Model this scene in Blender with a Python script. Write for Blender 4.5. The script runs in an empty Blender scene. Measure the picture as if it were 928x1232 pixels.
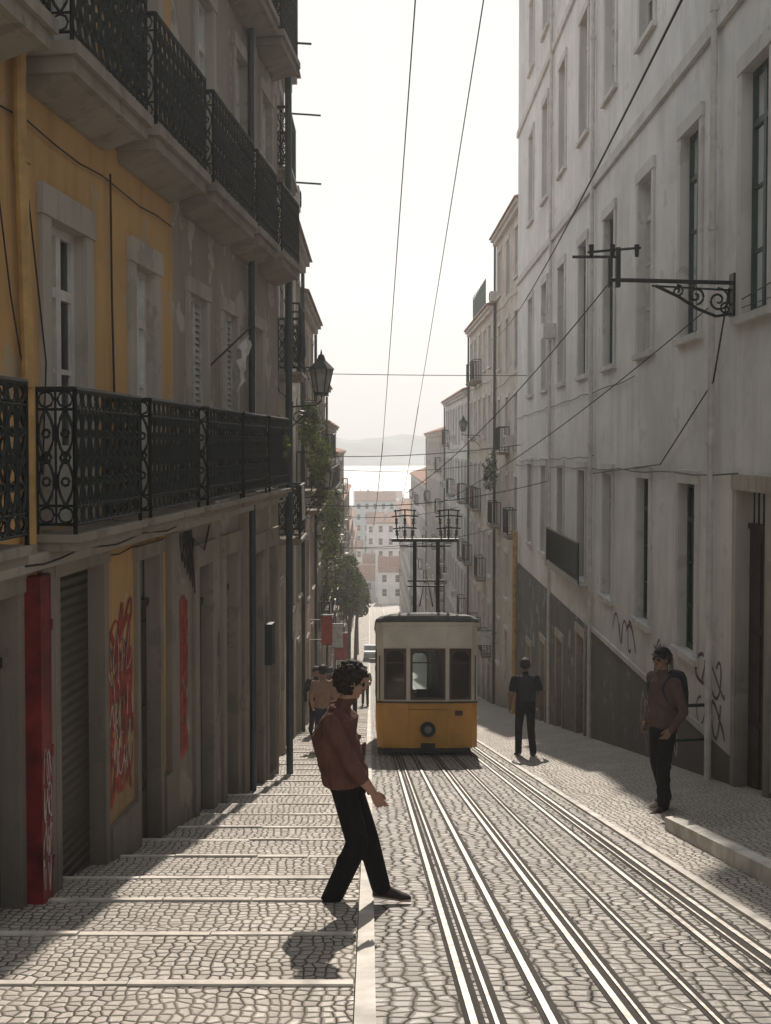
import bpy, bmesh, math, random
from mathutils import Vector, Matrix, noise
random.seed(11)
R=random.random
def U(a,b): return a+(b-a)*random.random()
sc=bpy.context.scene
sc.view_settings.view_transform='Standard'
sc.view_settings.look='None'
sc.view_settings.exposure=0
COL=sc.collection
HAZE=True

# ------------------------------------------------------------ terrain profile
PROF=[(-60,-1.0),(-12,-1.0),(-3,-1.07),(45,-11.15),(90,-18.8),(200,-30.9),(260,-36.3),(700,-60.5),(900,-66),(9000,-66)]
def g(y):
    for (a,za),(b,zb) in zip(PROF,PROF[1:]):
        if y<=b: return za+(zb-za)*(y-a)/(b-a)
    return PROF[-1][1]

# ------------------------------------------------------------ materials
def newmat(name):
    m=bpy.data.materials.new(name); m.use_nodes=True
    nt=m.node_tree; b=nt.nodes['Principled BSDF']
    return m,nt,b
def mixc(nt,fac,a,b,mode='MIX'):
    n=nt.nodes.new('ShaderNodeMix'); n.data_type='RGBA'; n.blend_type=mode
    for i,v in ((0,fac),(6,a),(7,b)):
        if isinstance(v,bpy.types.NodeSocket): nt.links.new(v,n.inputs[i])
        elif i==0: n.inputs[0].default_value=v
        else: n.inputs[i].default_value=(*v,1) if len(v)==3 else v
    return n.outputs[2]
def math_(nt,op,a,b=None,clamp=False):
    n=nt.nodes.new('ShaderNodeMath'); n.operation=op; n.use_clamp=clamp
    for i,v in ((0,a),(1,b)):
        if v is None: continue
        if isinstance(v,bpy.types.NodeSocket): nt.links.new(v,n.inputs[i])
        else: n.inputs[i].default_value=v
    return n.outputs[0]
def maprange(nt,v,a,b,c,d):
    n=nt.nodes.new('ShaderNodeMapRange'); nt.links.new(v,n.inputs[0])
    for i,x in enumerate((a,b,c,d)): n.inputs[i+1].default_value=x
    return n.outputs[0]
def coords(nt,scale=(1,1,1)):
    t=nt.nodes.new('ShaderNodeTexCoord'); mp=nt.nodes.new('ShaderNodeMapping')
    nt.links.new(t.outputs['Object'],mp.inputs[0]); mp.inputs['Scale'].default_value=scale
    return mp.outputs[0]
def noise_(nt,vec,scale,detail=4,rough=.55):
    n=nt.nodes.new('ShaderNodeTexNoise'); nt.links.new(vec,n.inputs['Vector'])
    n.inputs['Scale'].default_value=scale; n.inputs['Detail'].default_value=detail; n.inputs['Roughness'].default_value=rough
    return n.outputs['Fac']
def bump(nt,b,h,strength,dist):
    n=nt.nodes.new('ShaderNodeBump'); n.inputs['Strength'].default_value=strength; n.inputs['Distance'].default_value=dist
    nt.links.new(h,n.inputs['Height']); nt.links.new(n.outputs[0],b.inputs['Normal']); return n
def simple(name,c,rough=.6,metal=0,var=.25,scale=6,bmp=0.15):
    m,nt,b=newmat(name); v=coords(nt)
    f=noise_(nt,v,scale,3)
    f=maprange(nt,f,.3,.7,0,1)
    col=mixc(nt,f,tuple(x*(1-var) for x in c),tuple(min(1,x*(1+var)) for x in c))
    nt.links.new(col,b.inputs['Base Color']); b.inputs['Roughness'].default_value=rough; b.inputs['Metallic'].default_value=metal
    if bmp: bump(nt,b,noise_(nt,v,scale*6,2),bmp,.01)
    return m
def wallmat(name,c,patch=None,dirt=.6,patchy=.5,rough=.9,grime_shade=.8,bmp=.4,gh=1.2,gcol=(.10,.088,.075)):
    m,nt,b=newmat(name); v=coords(nt)
    big=maprange(nt,noise_(nt,v,.7,4,.6),.35,.7,0,1)
    dark=tuple(x*.78 for x in c)
    col=mixc(nt,big,c,dark)
    st=maprange(nt,noise_(nt,coords(nt,(2.6,2.6,.22)),1.6,4,.65),.5,.78,0,dirt)
    col=mixc(nt,st,col,tuple(x*.42 for x in c))
    if patch:
        p=maprange(nt,noise_(nt,v,1.7,6,.62),.60-.05*patchy,.63-.05*patchy,0,1)
        col=mixc(nt,p,col,patch)
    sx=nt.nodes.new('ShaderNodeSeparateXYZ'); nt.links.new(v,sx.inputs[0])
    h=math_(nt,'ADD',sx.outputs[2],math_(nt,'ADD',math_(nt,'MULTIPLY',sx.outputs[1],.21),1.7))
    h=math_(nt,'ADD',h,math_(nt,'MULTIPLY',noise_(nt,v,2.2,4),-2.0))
    gr=maprange(nt,h,-1.2,gh,grime_shade,0)
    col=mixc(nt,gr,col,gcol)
    nt.links.new(col,b.inputs['Base Color']); b.inputs['Roughness'].default_value=rough
    bump(nt,b,noise_(nt,v,6,4,.65),bmp,.025)
    return m
def settmat(name,sx_,sy_,c1,c2,mort,rough=.5,joint=.10,bs=.5,rnd=.5):
    m,nt,b=newmat(name); v=coords(nt)
    nz=nt.nodes.new('ShaderNodeTexNoise'); nt.links.new(v,nz.inputs['Vector']); nz.inputs['Scale'].default_value=1.8; nz.inputs['Detail'].default_value=2
    vm=nt.nodes.new('ShaderNodeVectorMath'); vm.operation='MULTIPLY_ADD'
    nt.links.new(nz.outputs['Color'],vm.inputs[0]); vm.inputs[1].default_value=(.16,.16,0); nt.links.new(v,vm.inputs[2])
    mp=nt.nodes.new('ShaderNodeMapping'); nt.links.new(vm.outputs[0],mp.inputs[0]); mp.inputs['Scale'].default_value=(sx_,sy_,0)
    def vor(feat):
        n=nt.nodes.new('ShaderNodeTexVoronoi'); n.voronoi_dimensions='2D'; n.feature=feat; n.inputs['Scale'].default_value=1; n.inputs['Randomness'].default_value=rnd
        nt.links.new(mp.outputs[0],n.inputs['Vector']); return n
    e=vor('DISTANCE_TO_EDGE'); f=vor('F1')
    rs=nt.nodes.new('ShaderNodeSeparateXYZ'); nt.links.new(f.outputs['Color'],rs.inputs[0])
    col=mixc(nt,rs.outputs[0],c1,c2)
    wear=noise_(nt,v,.8,4,.65)
    d=maprange(nt,wear,.35,.7,0,.55)
    col=mixc(nt,d,col,tuple(x*.5 for x in c1))
    d2=maprange(nt,noise_(nt,v,40,2,.6),.4,.7,0,.3)
    col=mixc(nt,d2,col,tuple(x*.5 for x in c1))
    jf=maprange(nt,e.outputs['Distance'],joint*.35,joint*1.3,1,0)
    # joints filled with pale dust in places, dark in others
    jcol=mixc(nt,maprange(nt,noise_(nt,v,1.9,3),.4,.62,0,1),mort,tuple(x*2.6 for x in mort))
    col=mixc(nt,jf,col,jcol)
    nt.links.new(col,b.inputs['Base Color'])
    rr=maprange(nt,rs.outputs[1],0,1,rough-.1,rough+.25); rr=math_(nt,'MAXIMUM',rr,math_(nt,'MULTIPLY',jf,.95)); nt.links.new(rr,b.inputs['Roughness'])
    nt.links.new(maprange(nt,jf,0,1,.5,.05),b.inputs['Specular IOR Level'])
    hgt=maprange(nt,e.outputs['Distance'],joint*.2,joint*2.2,0,1)
    hgt=math_(nt,'ADD',hgt,math_(nt,'MULTIPLY',noise_(nt,v,13,2),.8))
    hgt=math_(nt,'ADD',hgt,math_(nt,'MULTIPLY',rs.outputs[2],.35))
    bump(nt,b,hgt,bs,.02)
    return m
def glassmat(name,tint=(.8,.86,.86)):
    m,nt,b=newmat(name); nt.nodes.remove(b)
    out=nt.nodes['Material Output']
    tr=nt.nodes.new('ShaderNodeBsdfTransparent'); tr.inputs[0].default_value=(*tint,1)
    gl=nt.nodes.new('ShaderNodeBsdfGlossy'); gl.inputs['Roughness'].default_value=.04; gl.inputs[0].default_value=(.9,.95,1,1)
    fr=nt.nodes.new('ShaderNodeFresnel'); fr.inputs[0].default_value=1.6
    bp=nt.nodes.new('ShaderNodeBump'); bp.inputs['Strength'].default_value=.15; bp.inputs['Distance'].default_value=.02
    nt.links.new(noise_(nt,coords(nt),1.5,1),bp.inputs['Height']); nt.links.new(bp.outputs[0],gl.inputs['Normal'])
    mx=nt.nodes.new('ShaderNodeMixShader'); nt.links.new(fr.outputs[0],mx.inputs[0]); nt.links.new(tr.outputs[0],mx.inputs[1]); nt.links.new(gl.outputs[0],mx.inputs[2])
    nt.links.new(mx.outputs[0],out.inputs[0]); return m
def translucent(name,c,fac=.5,tint=(1.5,1.6,.8)):
    m,nt,b=newmat(name); out=nt.nodes['Material Output']
    v=coords(nt); f=noise_(nt,v,2.5,2); col=mixc(nt,maprange(nt,f,.3,.7,0,1),tuple(x*.55 for x in c),tuple(x*1.4 for x in c))
    nt.links.new(col,b.inputs['Base Color']); b.inputs['Roughness'].default_value=.6
    t=nt.nodes.new('ShaderNodeBsdfTranslucent'); nt.links.new(mixc(nt,1.0,col,tint,'MULTIPLY'),t.inputs[0])
    mx=nt.nodes.new('ShaderNodeMixShader'); mx.inputs[0].default_value=fac; nt.links.new(b.outputs[0],mx.inputs[1]); nt.links.new(t.outputs[0],mx.inputs[2]); nt.links.new(mx.outputs[0],out.inputs[0])
    return m
def tilemat(name,c):
    m,nt,b=newmat(name); v=coords(nt)
    w=nt.nodes.new('ShaderNodeTexWave'); nt.links.new(v,w.inputs['Vector']); w.bands_direction='Y'; w.inputs['Scale'].default_value=1.6; w.inputs['Distortion'].default_value=.3
    f=noise_(nt,v,2.5,4); col=mixc(nt,maprange(nt,f,.3,.7,0,1),c,tuple(x*.45 for x in c))
    nt.links.new(col,b.inputs['Base Color']); b.inputs['Roughness'].default_value=.85
    bump(nt,b,w.outputs['Fac'],.8,.06); return m
def shuttermat():
    m,nt,b=newmat('roller_shutter'); v=coords(nt)
    w=nt.nodes.new('ShaderNodeTexWave'); nt.links.new(v,w.inputs['Vector']); w.bands_direction='Z'; w.inputs['Scale'].default_value=4
    col=mixc(nt,noise_(nt,v,3,5),(.12,.105,.09),(.05,.047,.043)); nt.links.new(col,b.inputs['Base Color'])
    b.inputs['Roughness'].default_value=.5; b.inputs['Metallic'].default_value=.3; bump(nt,b,w.outputs['Fac'],1,.03); return m

M={}
M['ochre']=wallmat('ochre_plaster',(.66,.40,.165),(.48,.37,.24),.6,.4,grime_shade=.8,gh=1.6)
M['greywall']=wallmat('grey_plaster',(.38,.335,.275),(.48,.44,.37),.6,.9,grime_shade=.85,gh=2.2)
M['white']=wallmat('white_plaster',(.86,.85,.83),(.70,.69,.66),.36,.1,grime_shade=.7,bmp=.2,gh=2.4,gcol=(.22,.195,.165))  # foot grime raised and strengthened to paint in the lower facade's shade
M['cream']=wallmat('cream_plaster',(.68,.62,.53),(.46,.42,.36),.5,.4)
M['pink']=wallmat('pink_plaster',(.60,.48,.40),(.46,.38,.33),.5,.4)
M['tan']=wallmat('tan_plaster',(.54,.45,.34),(.38,.34,.28),.5,.4)
M['bluew']=wallmat('pale_blue_plaster',(.54,.60,.63),(.50,.51,.50),.5,.4)
M['plinth']=wallmat('grey_plinth',(.16,.162,.165),(.30,.30,.29),.6,.5)
M['stone']=wallmat('limestone_trim',(.50,.455,.39),(.36,.33,.28),.7,.6,gh=1.8)
M['stoned']=wallmat('weathered_stone',(.33,.29,.24),(.22,.195,.16),.7,.8,gh=1.8)
M['stonew']=wallmat('pale_stone_trim',(.72,.70,.67),(.56,.54,.50),.5,.4,bmp=.25)
M['iron']=simple('wrought_iron',(.010,.018,.018),.5,.2,.4,20)
M['glass']=glassmat('window_glass')
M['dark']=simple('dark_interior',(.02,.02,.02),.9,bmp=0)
M['curtain']=simple('curtain_fabric',(.45,.43,.39),.9,0,.15,3,0)
M['frame_w']=simple('white_window_frame',(.62,.60,.55),.5,0,.15)
M['frame_g']=simple('green_window_frame',(.03,.06,.05),.5)
M['door']=simple('painted_door',(.035,.03,.027),.6,0,.4)
M['doorg']=simple('green_door',(.022,.04,.033),.55,0,.4)
M['shutter']=shuttermat()
M['slats']=simple('shutter_slats',(.50,.49,.46),.6)
M['tile']=tilemat('terracotta_tiles',(.44,.22,.145))
M['redp']=simple('red_paint',(.15,.014,.013),.55,0,.6,5)
M['pipe_d']=simple('dark_drainpipe',(.03,.045,.05),.4,.2)
M['pipe_y']=simple('ochre_drainpipe',(.46,.28,.10),.5)
M['cable']=simple('black_cable',(.015,.015,.015),.6,bmp=0)
M['graf_r']=simple('red_spray_paint',(.26,.035,.028),.7,0,.6,9,0)
M['graf_k']=simple('grey_spray_paint',(.10,.10,.11),.7,0,.5,9,0)
M['graf_w']=simple('white_spray_paint',(.45,.40,.38),.7,0,.3,9,0)
M['ped']=settmat('pavement_setts',15,14,(.60,.555,.50),(.44,.41,.37),(.085,.075,.063),.55,.105,.5)
M['road']=settmat('road_setts',9.5,11,(.43,.405,.375),(.29,.275,.255),(.06,.054,.047),.5,.10,.55)
M['nosing']=simple('step_edge_stone',(.62,.58,.52),.7,0,.3,4,.3)
M['kerb']=simple('kerb_stone',(.60,.57,.52),.65,0,.35,3,.3)
M['steel']=simple('rail_steel',(.30,.285,.265),.48,1,.35,14,.08)
M['rust']=simple('rail_groove',(.03,.026,.023),.9,0,.3,10,0)
M['soil']=simple('ground_earth',(.20,.19,.17),.9,0,.3,.3)
M['leaf']=translucent('leaves',(.085,.11,.045),.45,(1.4,1.4,.8))
M['leafd']=translucent('dark_leaves',(.045,.06,.028),.3,(1.4,1.4,.8))
M['bark']=simple('bark',(.10,.075,.05),.9)
M['cloth']=simple('pale_cloth',(.5,.47,.43),.9)
M['netting']=simple('green_netting',(.10,.15,.13),.9)
M['tr_y']=simple('tram_yellow_paint',(.72,.36,.06),.38,0,.14,2,.03)
M['tr_c']=simple('tram_cream_paint',(.78,.72,.62),.42,0,.12,2,.03)
M['tr_roof']=simple('tram_roof',(.085,.095,.09),.75)
M['tr_wood']=simple('tram_wood',(.085,.045,.025),.5)
M['under']=simple('tram_underframe',(.022,.022,.022),.7)
M['lamp_glass']=simple('headlamp_glass',(.25,.25,.24),.1)
M['frost']=translucent('frosted_glass',(.42,.42,.40),.6,(1,1,1))
M['skin']=simple('skin',(.40,.225,.155),.5,0,.12,8,.05)
M['skin2']=simple('skin_tanned',(.26,.15,.10),.5,0,.12,8,.05)
M['lips']=simple('lips',(.27,.11,.09),.5)
M['hair']=simple('dark_hair',(.020,.013,.009),.65,0,.5,40,.6)
def cloth(name,c):
    m,nt,b=newmat(name); v=coords(nt)
    f=noise_(nt,v,9,3); nt.links.new(mixc(nt,f,tuple(x*.7 for x in c),tuple(x*1.3 for x in c)),b.inputs['Base Color'])
    b.inputs['Roughness'].default_value=.95; b.inputs['Specular IOR Level'].default_value=.2
    bump(nt,b,noise_(nt,coords(nt,(1,1,.45)),10,2,.5),1.0,.07); return m
M['shirt']=cloth('brown_shirt',(.14,.068,.055))
M['pants']=cloth('black_trousers',(.013,.013,.015))
M['pinkj']=cloth('dusty_jacket',(.125,.08,.072))
M['blackt']=cloth('black_tshirt',(.017,.017,.019))
M['pale_s']=cloth('pale_shirt',(.36,.23,.17))
M['navy']=cloth('navy_cloth',(.03,.04,.07))
M['redc']=cloth('red_shirt',(.28,.05,.04))
M['shoe']=simple('canvas_shoe',(.03,.022,.02),.8)
M['sole']=simple('rubber_sole',(.45,.40,.33),.7)
M['shades']=simple('sunglasses',(.01,.01,.01),.12)
M['packm']=cloth('backpack_fabric',(.035,.04,.045))
M['water']=simple('river_water',(.10,.13,.14),.3,0,.1,.02,0)
M['hill']=simple('far_hills',(.17,.22,.24),.95,0,.35,.004,0)  # distance haze is painted into this blue-grey base colour
M['sign_r']=simple('red_sign',(.35,.04,.03),.5)
M['sign_w']=simple('white_sign',(.6,.6,.58),.5)
M['car']=simple('grey_car_paint',(.25,.26,.28),.3,.5,.05)

# ------------------------------------------------------------ mesh builder
class MB:
    def __init__(s,frame=None):
        s.d={}; s.fr=frame or (lambda a,b,c:Vector((a,b,c)))
    def G(s,k): return s.d.setdefault(k,([],[]))
    def poly(s,part,mat,pts):
        v,f=s.G((part,mat)); n=len(v); v.extend([s.fr(*p) for p in pts]); f.append(tuple(range(n,n+len(pts))))
    def box(s,part,mat,a0,a1,b0,b1,c0,c1):
        v,f=s.G((part,mat)); n=len(v)
        for c in (c0,c1):
            for a,b in ((a0,b0),(a1,b0),(a1,b1),(a0,b1)): v.append(s.fr(a,b,c))
        for q in ((3,2,1,0),(4,5,6,7),(0,1,5,4),(1,2,6,5),(2,3,7,6),(3,0,4,7)): f.append(tuple(n+i for i in q))
    def prism(s,part,mat,low,high):
        v,f=s.G((part,mat)); n=len(v); k=len(low)
        v.extend([s.fr(*p) for p in low]); v.extend([s.fr(*p) for p in high])
        f.append(tuple(n+i for i in range(k))[::-1]); f.append(tuple(n+k+i for i in range(k)))
        for i in range(k):
            j=(i+1)%k; f.append((n+i,n+j,n+k+j,n+k+i))
    def tube(s,part,mat,pts,r,n=6,closed=False):
        v,f=s.G((part,mat)); P=[s.fr(*p) for p in pts]; base=len(v); m=len(P)
        rr=r if isinstance(r,(list,tuple)) else [r]*m
        for i,p in enumerate(P):
            if closed: t=P[(i+1)%m]-P[i-1]
            else: t=P[min(i+1,m-1)]-P[max(i-1,0)]
            t.normalize()
            up=Vector((0,0,1)) if abs(t.z)<.95 else Vector((1,0,0))
            a=t.cross(up).normalized(); b=t.cross(a)
            for k in range(n):
                an=2*math.pi*k/n; v.append(p+a*math.cos(an)*rr[i]+b*math.sin(an)*rr[i])
        for i in range(m if closed else m-1):
            j=(i+1)%m
            for k in range(n):
                l=(k+1)%n; f.append((base+i*n+k,base+i*n+l,base+j*n+l,base+j*n+k))
        if not closed:
            f.append(tuple(base+k for k in range(n))[::-1]); f.append(tuple(base+(m-1)*n+k for k in range(n)))
    def build(s,name,recalc=True,smooth=()):
        e=bpy.data.objects.new(name,None); COL.objects.link(e)
        for (part,mat),(v,f) in s.d.items():
            me=bpy.data.meshes.new(part); me.from_pydata([tuple(x) for x in v],[],f)
            me.materials.append(M[mat])
            if recalc:
                bm=bmesh.new(); bm.from_mesh(me); bmesh.ops.recalc_face_normals(bm,faces=bm.faces); bm.to_mesh(me); bm.free()
            if part in smooth:
                for p in me.polygons: p.use_smooth=True
            o=bpy.data.objects.new(part,me); COL.objects.link(o); o.parent=e
        return e
def single(name,v,f,mat,smooth=False):
    me=bpy.data.meshes.new(name); me.from_pydata([tuple(x) for x in v],[],f); me.materials.append(M[mat])
    if smooth:
        for p in me.polygons: p.use_smooth=True
    o=bpy.data.objects.new(name,me); COL.objects.link(o); return o
def frame(P0,P1,left):
    o=Vector((P0[0],P0[1],0)); u=Vector((P1[0]-P0[0],P1[1]-P0[1],0)); L=u.length; u.normalize()
    n=Vector((u.y,-u.x,0)) if left else Vector((-u.y,u.x,0))
    return (lambda s,d,z:o+u*s+n*d+Vector((0,0,z))),L

# ------------------------------------------------------------ ground, road, pavements
ys=[-60,-12,-3]+[i for i in range(0,46)]+list(range(48,92,3))+list(range(95,261,7))+[350,500,700,760,900,2000,9000]
xs=[-3000,-300,-12,0,12,300,3000]
v=[];f=[]
for y in ys:
    for x in xs: v.append((x,y,g(y)-.03))
for i in range(len(ys)-1):
    for j in range(len(xs)-1):
        a=i*len(xs)+j; f.append((a,a+1,a+1+len(xs),a+len(xs)))
single('ground',v,f,'soil')
def ribbon(name,mat,x0,x1,dz,y0=-12,y1=255,th=.05,parent=None,dz1=None):
    Y=[y0]+[y for y in [-3]+list(range(0,45))+list(range(45,260,5))+[90,200] if y0<y<y1]+[y1]; Y=sorted(set(Y))
    if dz1 is None: dz1=dz
    v=[];f=[]
    for y in Y:
        z=g(y); v+= [(x0,y,z+dz-th),(x0,y,z+dz),(x1,y,z+dz1),(x1,y,z+dz1-th)]
    for i in range(len(Y)-1):
        a=4*i
        for k in range(3): f.append((a+k,a+k+4,a+k+5,a+k+1))
    f.append((0,1,2,3)); n=4*(len(Y)-1); f.append((n+3,n+2,n+1,n))
    o=single(name,v,f,mat)
    if parent: o.parent=parent
    return o
ribbon('cobbled_road','road',-.02,2.62,.004)
ribbon('kerb_stripe','kerb',-.075,.03,.028)
trk=bpy.data.objects.new('tram_tracks',None); COL.objects.link(trk)
for i,(x,w) in enumerate([(.50,.036),(.61,.020),(.88,.036),(1.26,.036),(1.33,.016),(1.68,.018),(2.10,.036),(2.36,.036),(2.27,.016)]):
    ribbon('rail_%d'%i,'steel',x-w/2,x+w/2,.014,parent=trk)
    ribbon('groove_%d'%i,'rust',x+w/2+.002,x+w/2+.038,.009,parent=trk)
    ribbon('bed_%d'%i,'rust',x-w/2-.025,x-w/2-.002,.008,parent=trk)
ribbon('pavement','ped',2.625,5.9,.02,dz1=.26)
ribbon('kerb','kerb',2.58,2.655,.03,th=.1)
mb=MB()
for i in range(-12,11):
    y0,y1=i,i+1
    if i==10: y1=11.1
    mb.prism('paving','ped',[(3.18,y0,g(y0)-.1),(5.2,y0,g(y0)-.1),(5.2,y1,g(y1)-.1),(3.18,y1,g(y1)-.1)],[(3.18,y0,g(y0)+.20),(5.2,y0,g(y0)+.25),(5.2,y1,g(y1)+.25),(3.18,y1,g(y1)+.20)])
    mb.prism('edge_stone','kerb',[(3.06,y0,g(y0)-.1),(3.178,y0,g(y0)-.1),(3.178,y1-.008,g(y1)-.1),(3.06,y1-.008,g(y1)-.1)],[(3.06,y0,g(y0)+.19),(3.178,y0,g(y0)+.205),(3.178,y1-.008,g(y1)+.205),(3.06,y1-.008,g(y1)+.19)])
mb.build('raised_pavement')
mb=MB()
y=-12.0
while y<200:
    L=U(.84,1.02) if y<60 else 4
    yy=y+L; sl=(g(y)-g(yy))/L; t=.72
    z0=g(y)+.035; z1=z0-sl*L*t; lo=g(yy)-.25
    nb=.075
    zn=z0-sl*(L-nb)*t
    X0=-3.9 if y<10 else -3.2
    mb.prism('paving','ped',[(X0,y,lo),(-.08,y,lo),(-.08,yy-nb-.002,lo),(X0,yy-nb-.002,lo)],[(X0,y,z0),(-.08,y,z0),(-.08,yy-nb-.002,zn),(X0,yy-nb-.002,zn)])
    x=X0
    while x<-.08:
        x2=min(x+U(.4,.95),-.08)
        if -.08-x2<.25: x2=-.08
        e=U(.004,.016); dy=U(-.016,.0); df=U(-.012,.012)
        mb.prism('step_edge','nosing',[(x+.005,yy-nb+df,lo),(x2-.005,yy-nb+df,lo),(x2-.005,yy-.002+dy,lo),(x+.005,yy-.002+dy,lo)],[(x+.005,yy-nb+df,zn+e),(x2-.005,yy-nb+df,zn+e),(x2-.005,yy-.002+dy,z1+e),(x+.005,yy-.002+dy,z1+e)])
        x=x2
    y=yy
mb.build('stepped_pavement')

# ------------------------------------------------------------ architecture helpers
RD=.12
def opening(mb,h,wm='frame_w',trim='stone',tw=.13,sill=True):
    s0,s1,z0,z1,kind=h
    D=RD+.05
    mb.poly('reveals',trim,[(s0,0,z0),(s0,-D,z0),(s0,-D,z1),(s0,0,z1)])
    mb.poly('reveals',trim,[(s1,0,z0),(s1,-D,z0),(s1,-D,z1),(s1,0,z1)])
    mb.poly('reveals',trim,[(s0,0,z1),(s0,-D,z1),(s1,-D,z1),(s1,0,z1)])
    mb.poly('reveals',trim,[(s0,0,z0),(s0,-D,z0),(s1,-D,z0),(s1,0,z0)])
    if tw:
        mb.box('surrounds',trim,s0-tw,s0-.002,.001,.035,z0,z1)
        mb.box('surrounds',trim,s1+.002,s1+tw,.001,.035,z0,z1)
        mb.box('surrounds',trim,s0-tw-.02,s1+tw+.02,.001,.05,z1+.002,z1+tw*1.3)
        if sill: mb.box('sills',trim,s0-tw-.04,s1+tw+.04,-.02,.09,z0-.10,z0-.002)
    w=s1-s0
    if kind in('win','french','dark'):
        fw=.065; fd0,fd1=-RD,-RD+.05
        mb.box('window_frames',wm,s0,s0+fw,fd0,fd1,z0,z1); mb.box('window_frames',wm,s1-fw,s1,fd0,fd1,z0,z1)
        mb.box('window_frames',wm,s0+fw,s1-fw,fd0,fd1,z1-fw,z1); mb.box('window_frames',wm,s0+fw,s1-fw,fd0,fd1,z0,z0+fw*1.4)
        c=(s0+s1)/2; zt=z0+(z1-z0)*.78
        mb.box('window_frames',wm,c-.045,c+.045,fd0+.004,fd1+.01,z0+fw*1.4,z1-fw)
        mb.box('window_frames',wm,s0+fw,s1-fw,fd0+.002,fd1+.006,zt-.04,zt+.04)
        n=2 if (z1-z0)<2 else 3
        for i in range(1,n):
            zz=z0+(zt-z0)*i/n
            mb.box('window_frames',wm,s0+fw,s1-fw,fd0+.01,fd1-.006,zz-.02,zz+.02)
        if kind=='french': mb.box('window_frames',wm,s0+fw,s1-fw,fd0+.012,fd1-.01,z0+fw,z0+(z1-z0)*.26)
        gd=-RD+.02
        mb.poly('glass','glass',[(s0+fw,gd,z0+fw),(s1-fw,gd,z0+fw),(s1-fw,gd,z1-fw),(s0+fw,gd,z1-fw)])
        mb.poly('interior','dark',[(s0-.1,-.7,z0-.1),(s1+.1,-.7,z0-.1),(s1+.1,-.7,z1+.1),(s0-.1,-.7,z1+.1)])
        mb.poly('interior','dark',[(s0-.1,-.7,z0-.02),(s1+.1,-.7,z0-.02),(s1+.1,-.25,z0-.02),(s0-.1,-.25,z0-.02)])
        if kind!='dark' and R()<.5:
            zc=z0+(z1-z0)*(0 if R()<.5 else U(.2,.6))
            for (a,b) in ((s0+fw,c-U(.0,.12)),(c+U(0,.12),s1-fw)):
                k=7; pts=[(a+(b-a)*i/k,-RD-.08-.03*(i%2)) for i in range(k+1)]
                for p,q in zip(pts,pts[1:]): mb.poly('curtains','curtain',[(p[0],p[1],zc),(q[0],q[1],zc),(q[0],q[1],z1),(p[0],p[1],z1)])
    elif kind in('door','doorg'):
        m=kind; c=(s0+s1)/2; zt=z1-.5; q0=-RD-.04
        mb.box('door',m,s0,s1,q0,q0+.05,z0,zt)
        for a,b in ((s0,c-.01),(c+.01,s1)):
            q=.07
            for i in range(3):
                za=z0+.15+(zt-z0-.2)*i/3; zb=z0+.05+(zt-z0-.2)*(i+1)/3
                mb.box('door_panels',m,a+q,b-q,q0+.05,q0+.07,za,zb)
        mb.box('door',m,s0,s1,q0,q0+.08,zt,zt+.07)
        mb.poly('glass','glass',[(s0,q0+.03,zt+.07),(s1,q0+.03,zt+.07),(s1,q0+.03,z1),(s0,q0+.03,z1)])
        mb.poly('interior','dark',[(s0,-.4,zt),(s1,-.4,zt),(s1,-.4,z1),(s0,-.4,z1)])
        k=6
        for i in range(1,k): x=s0+w*i/k; mb.box('door_grille','iron',x-.008,x+.008,q0+.05,q0+.065,zt+.07,z1)
    elif kind=='shutter':
        mb.box('roller_shutter','shutter',s0,s1,-RD-.03,-RD+.01,z0,z1)
    elif kind=='slats':
        c=(s0+s1)/2
        for a,b in ((s0+.01,c-.006),(c+.006,s1-.01)):
            mb.box('louvre_frames','slats',a,a+.05,-.08,-.03,z0,z1); mb.box('louvre_frames','slats',b-.05,b,-.08,-.03,z0,z1)
            mb.box('louvre_frames','slats',a+.05,b-.05,-.08,-.03,z1-.06,z1); mb.box('louvre_frames','slats',a+.05,b-.05,-.08,-.03,z0,z0+.08)
            nz=int((z1-z0-.14)/.07)
            for i in range(nz):
                zz=z0+.08+.07*i; mb.poly('louvres','slats',[(a+.05,-.07,zz+.065),(b-.05,-.07,zz+.065),(b-.05,-.035,zz),(a+.05,-.035,zz)])
def wall(mb,mat,s0,s1,z0,z1,holes,part='walls'):
    S=sorted({s0,s1,*[h[0] for h in holes if s0<h[0]<s1],*[h[1] for h in holes if s0<h[1]<s1]})
    Z=sorted({z0,z1,*[h[2] for h in holes if z0<h[2]<z1],*[h[3] for h in holes if z0<h[3]<z1]})
    for a,b in zip(S,S[1:]):
        for c,d in zip(Z,Z[1:]):
            mx,mz=(a+b)/2,(c+d)/2
            if any(h[0]<mx<h[1] and h[2]<mz<h[3] for h in holes): continue
            mb.poly(part,mat,[(a,0,c),(b,0,c),(b,0,d),(a,0,d)])
def ring(mb,cs,cd,cz,r,axis,t=.007,n=10):
    pts=[]
    for i in range(n):
        a=2*math.pi*i/n; q=r*math.cos(a)
        pts.append((cs+axis[0]*q,cd+axis[1]*q,cz+r*math.sin(a)))
    mb.tube('railing','iron',pts,t,4,closed=True)
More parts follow.
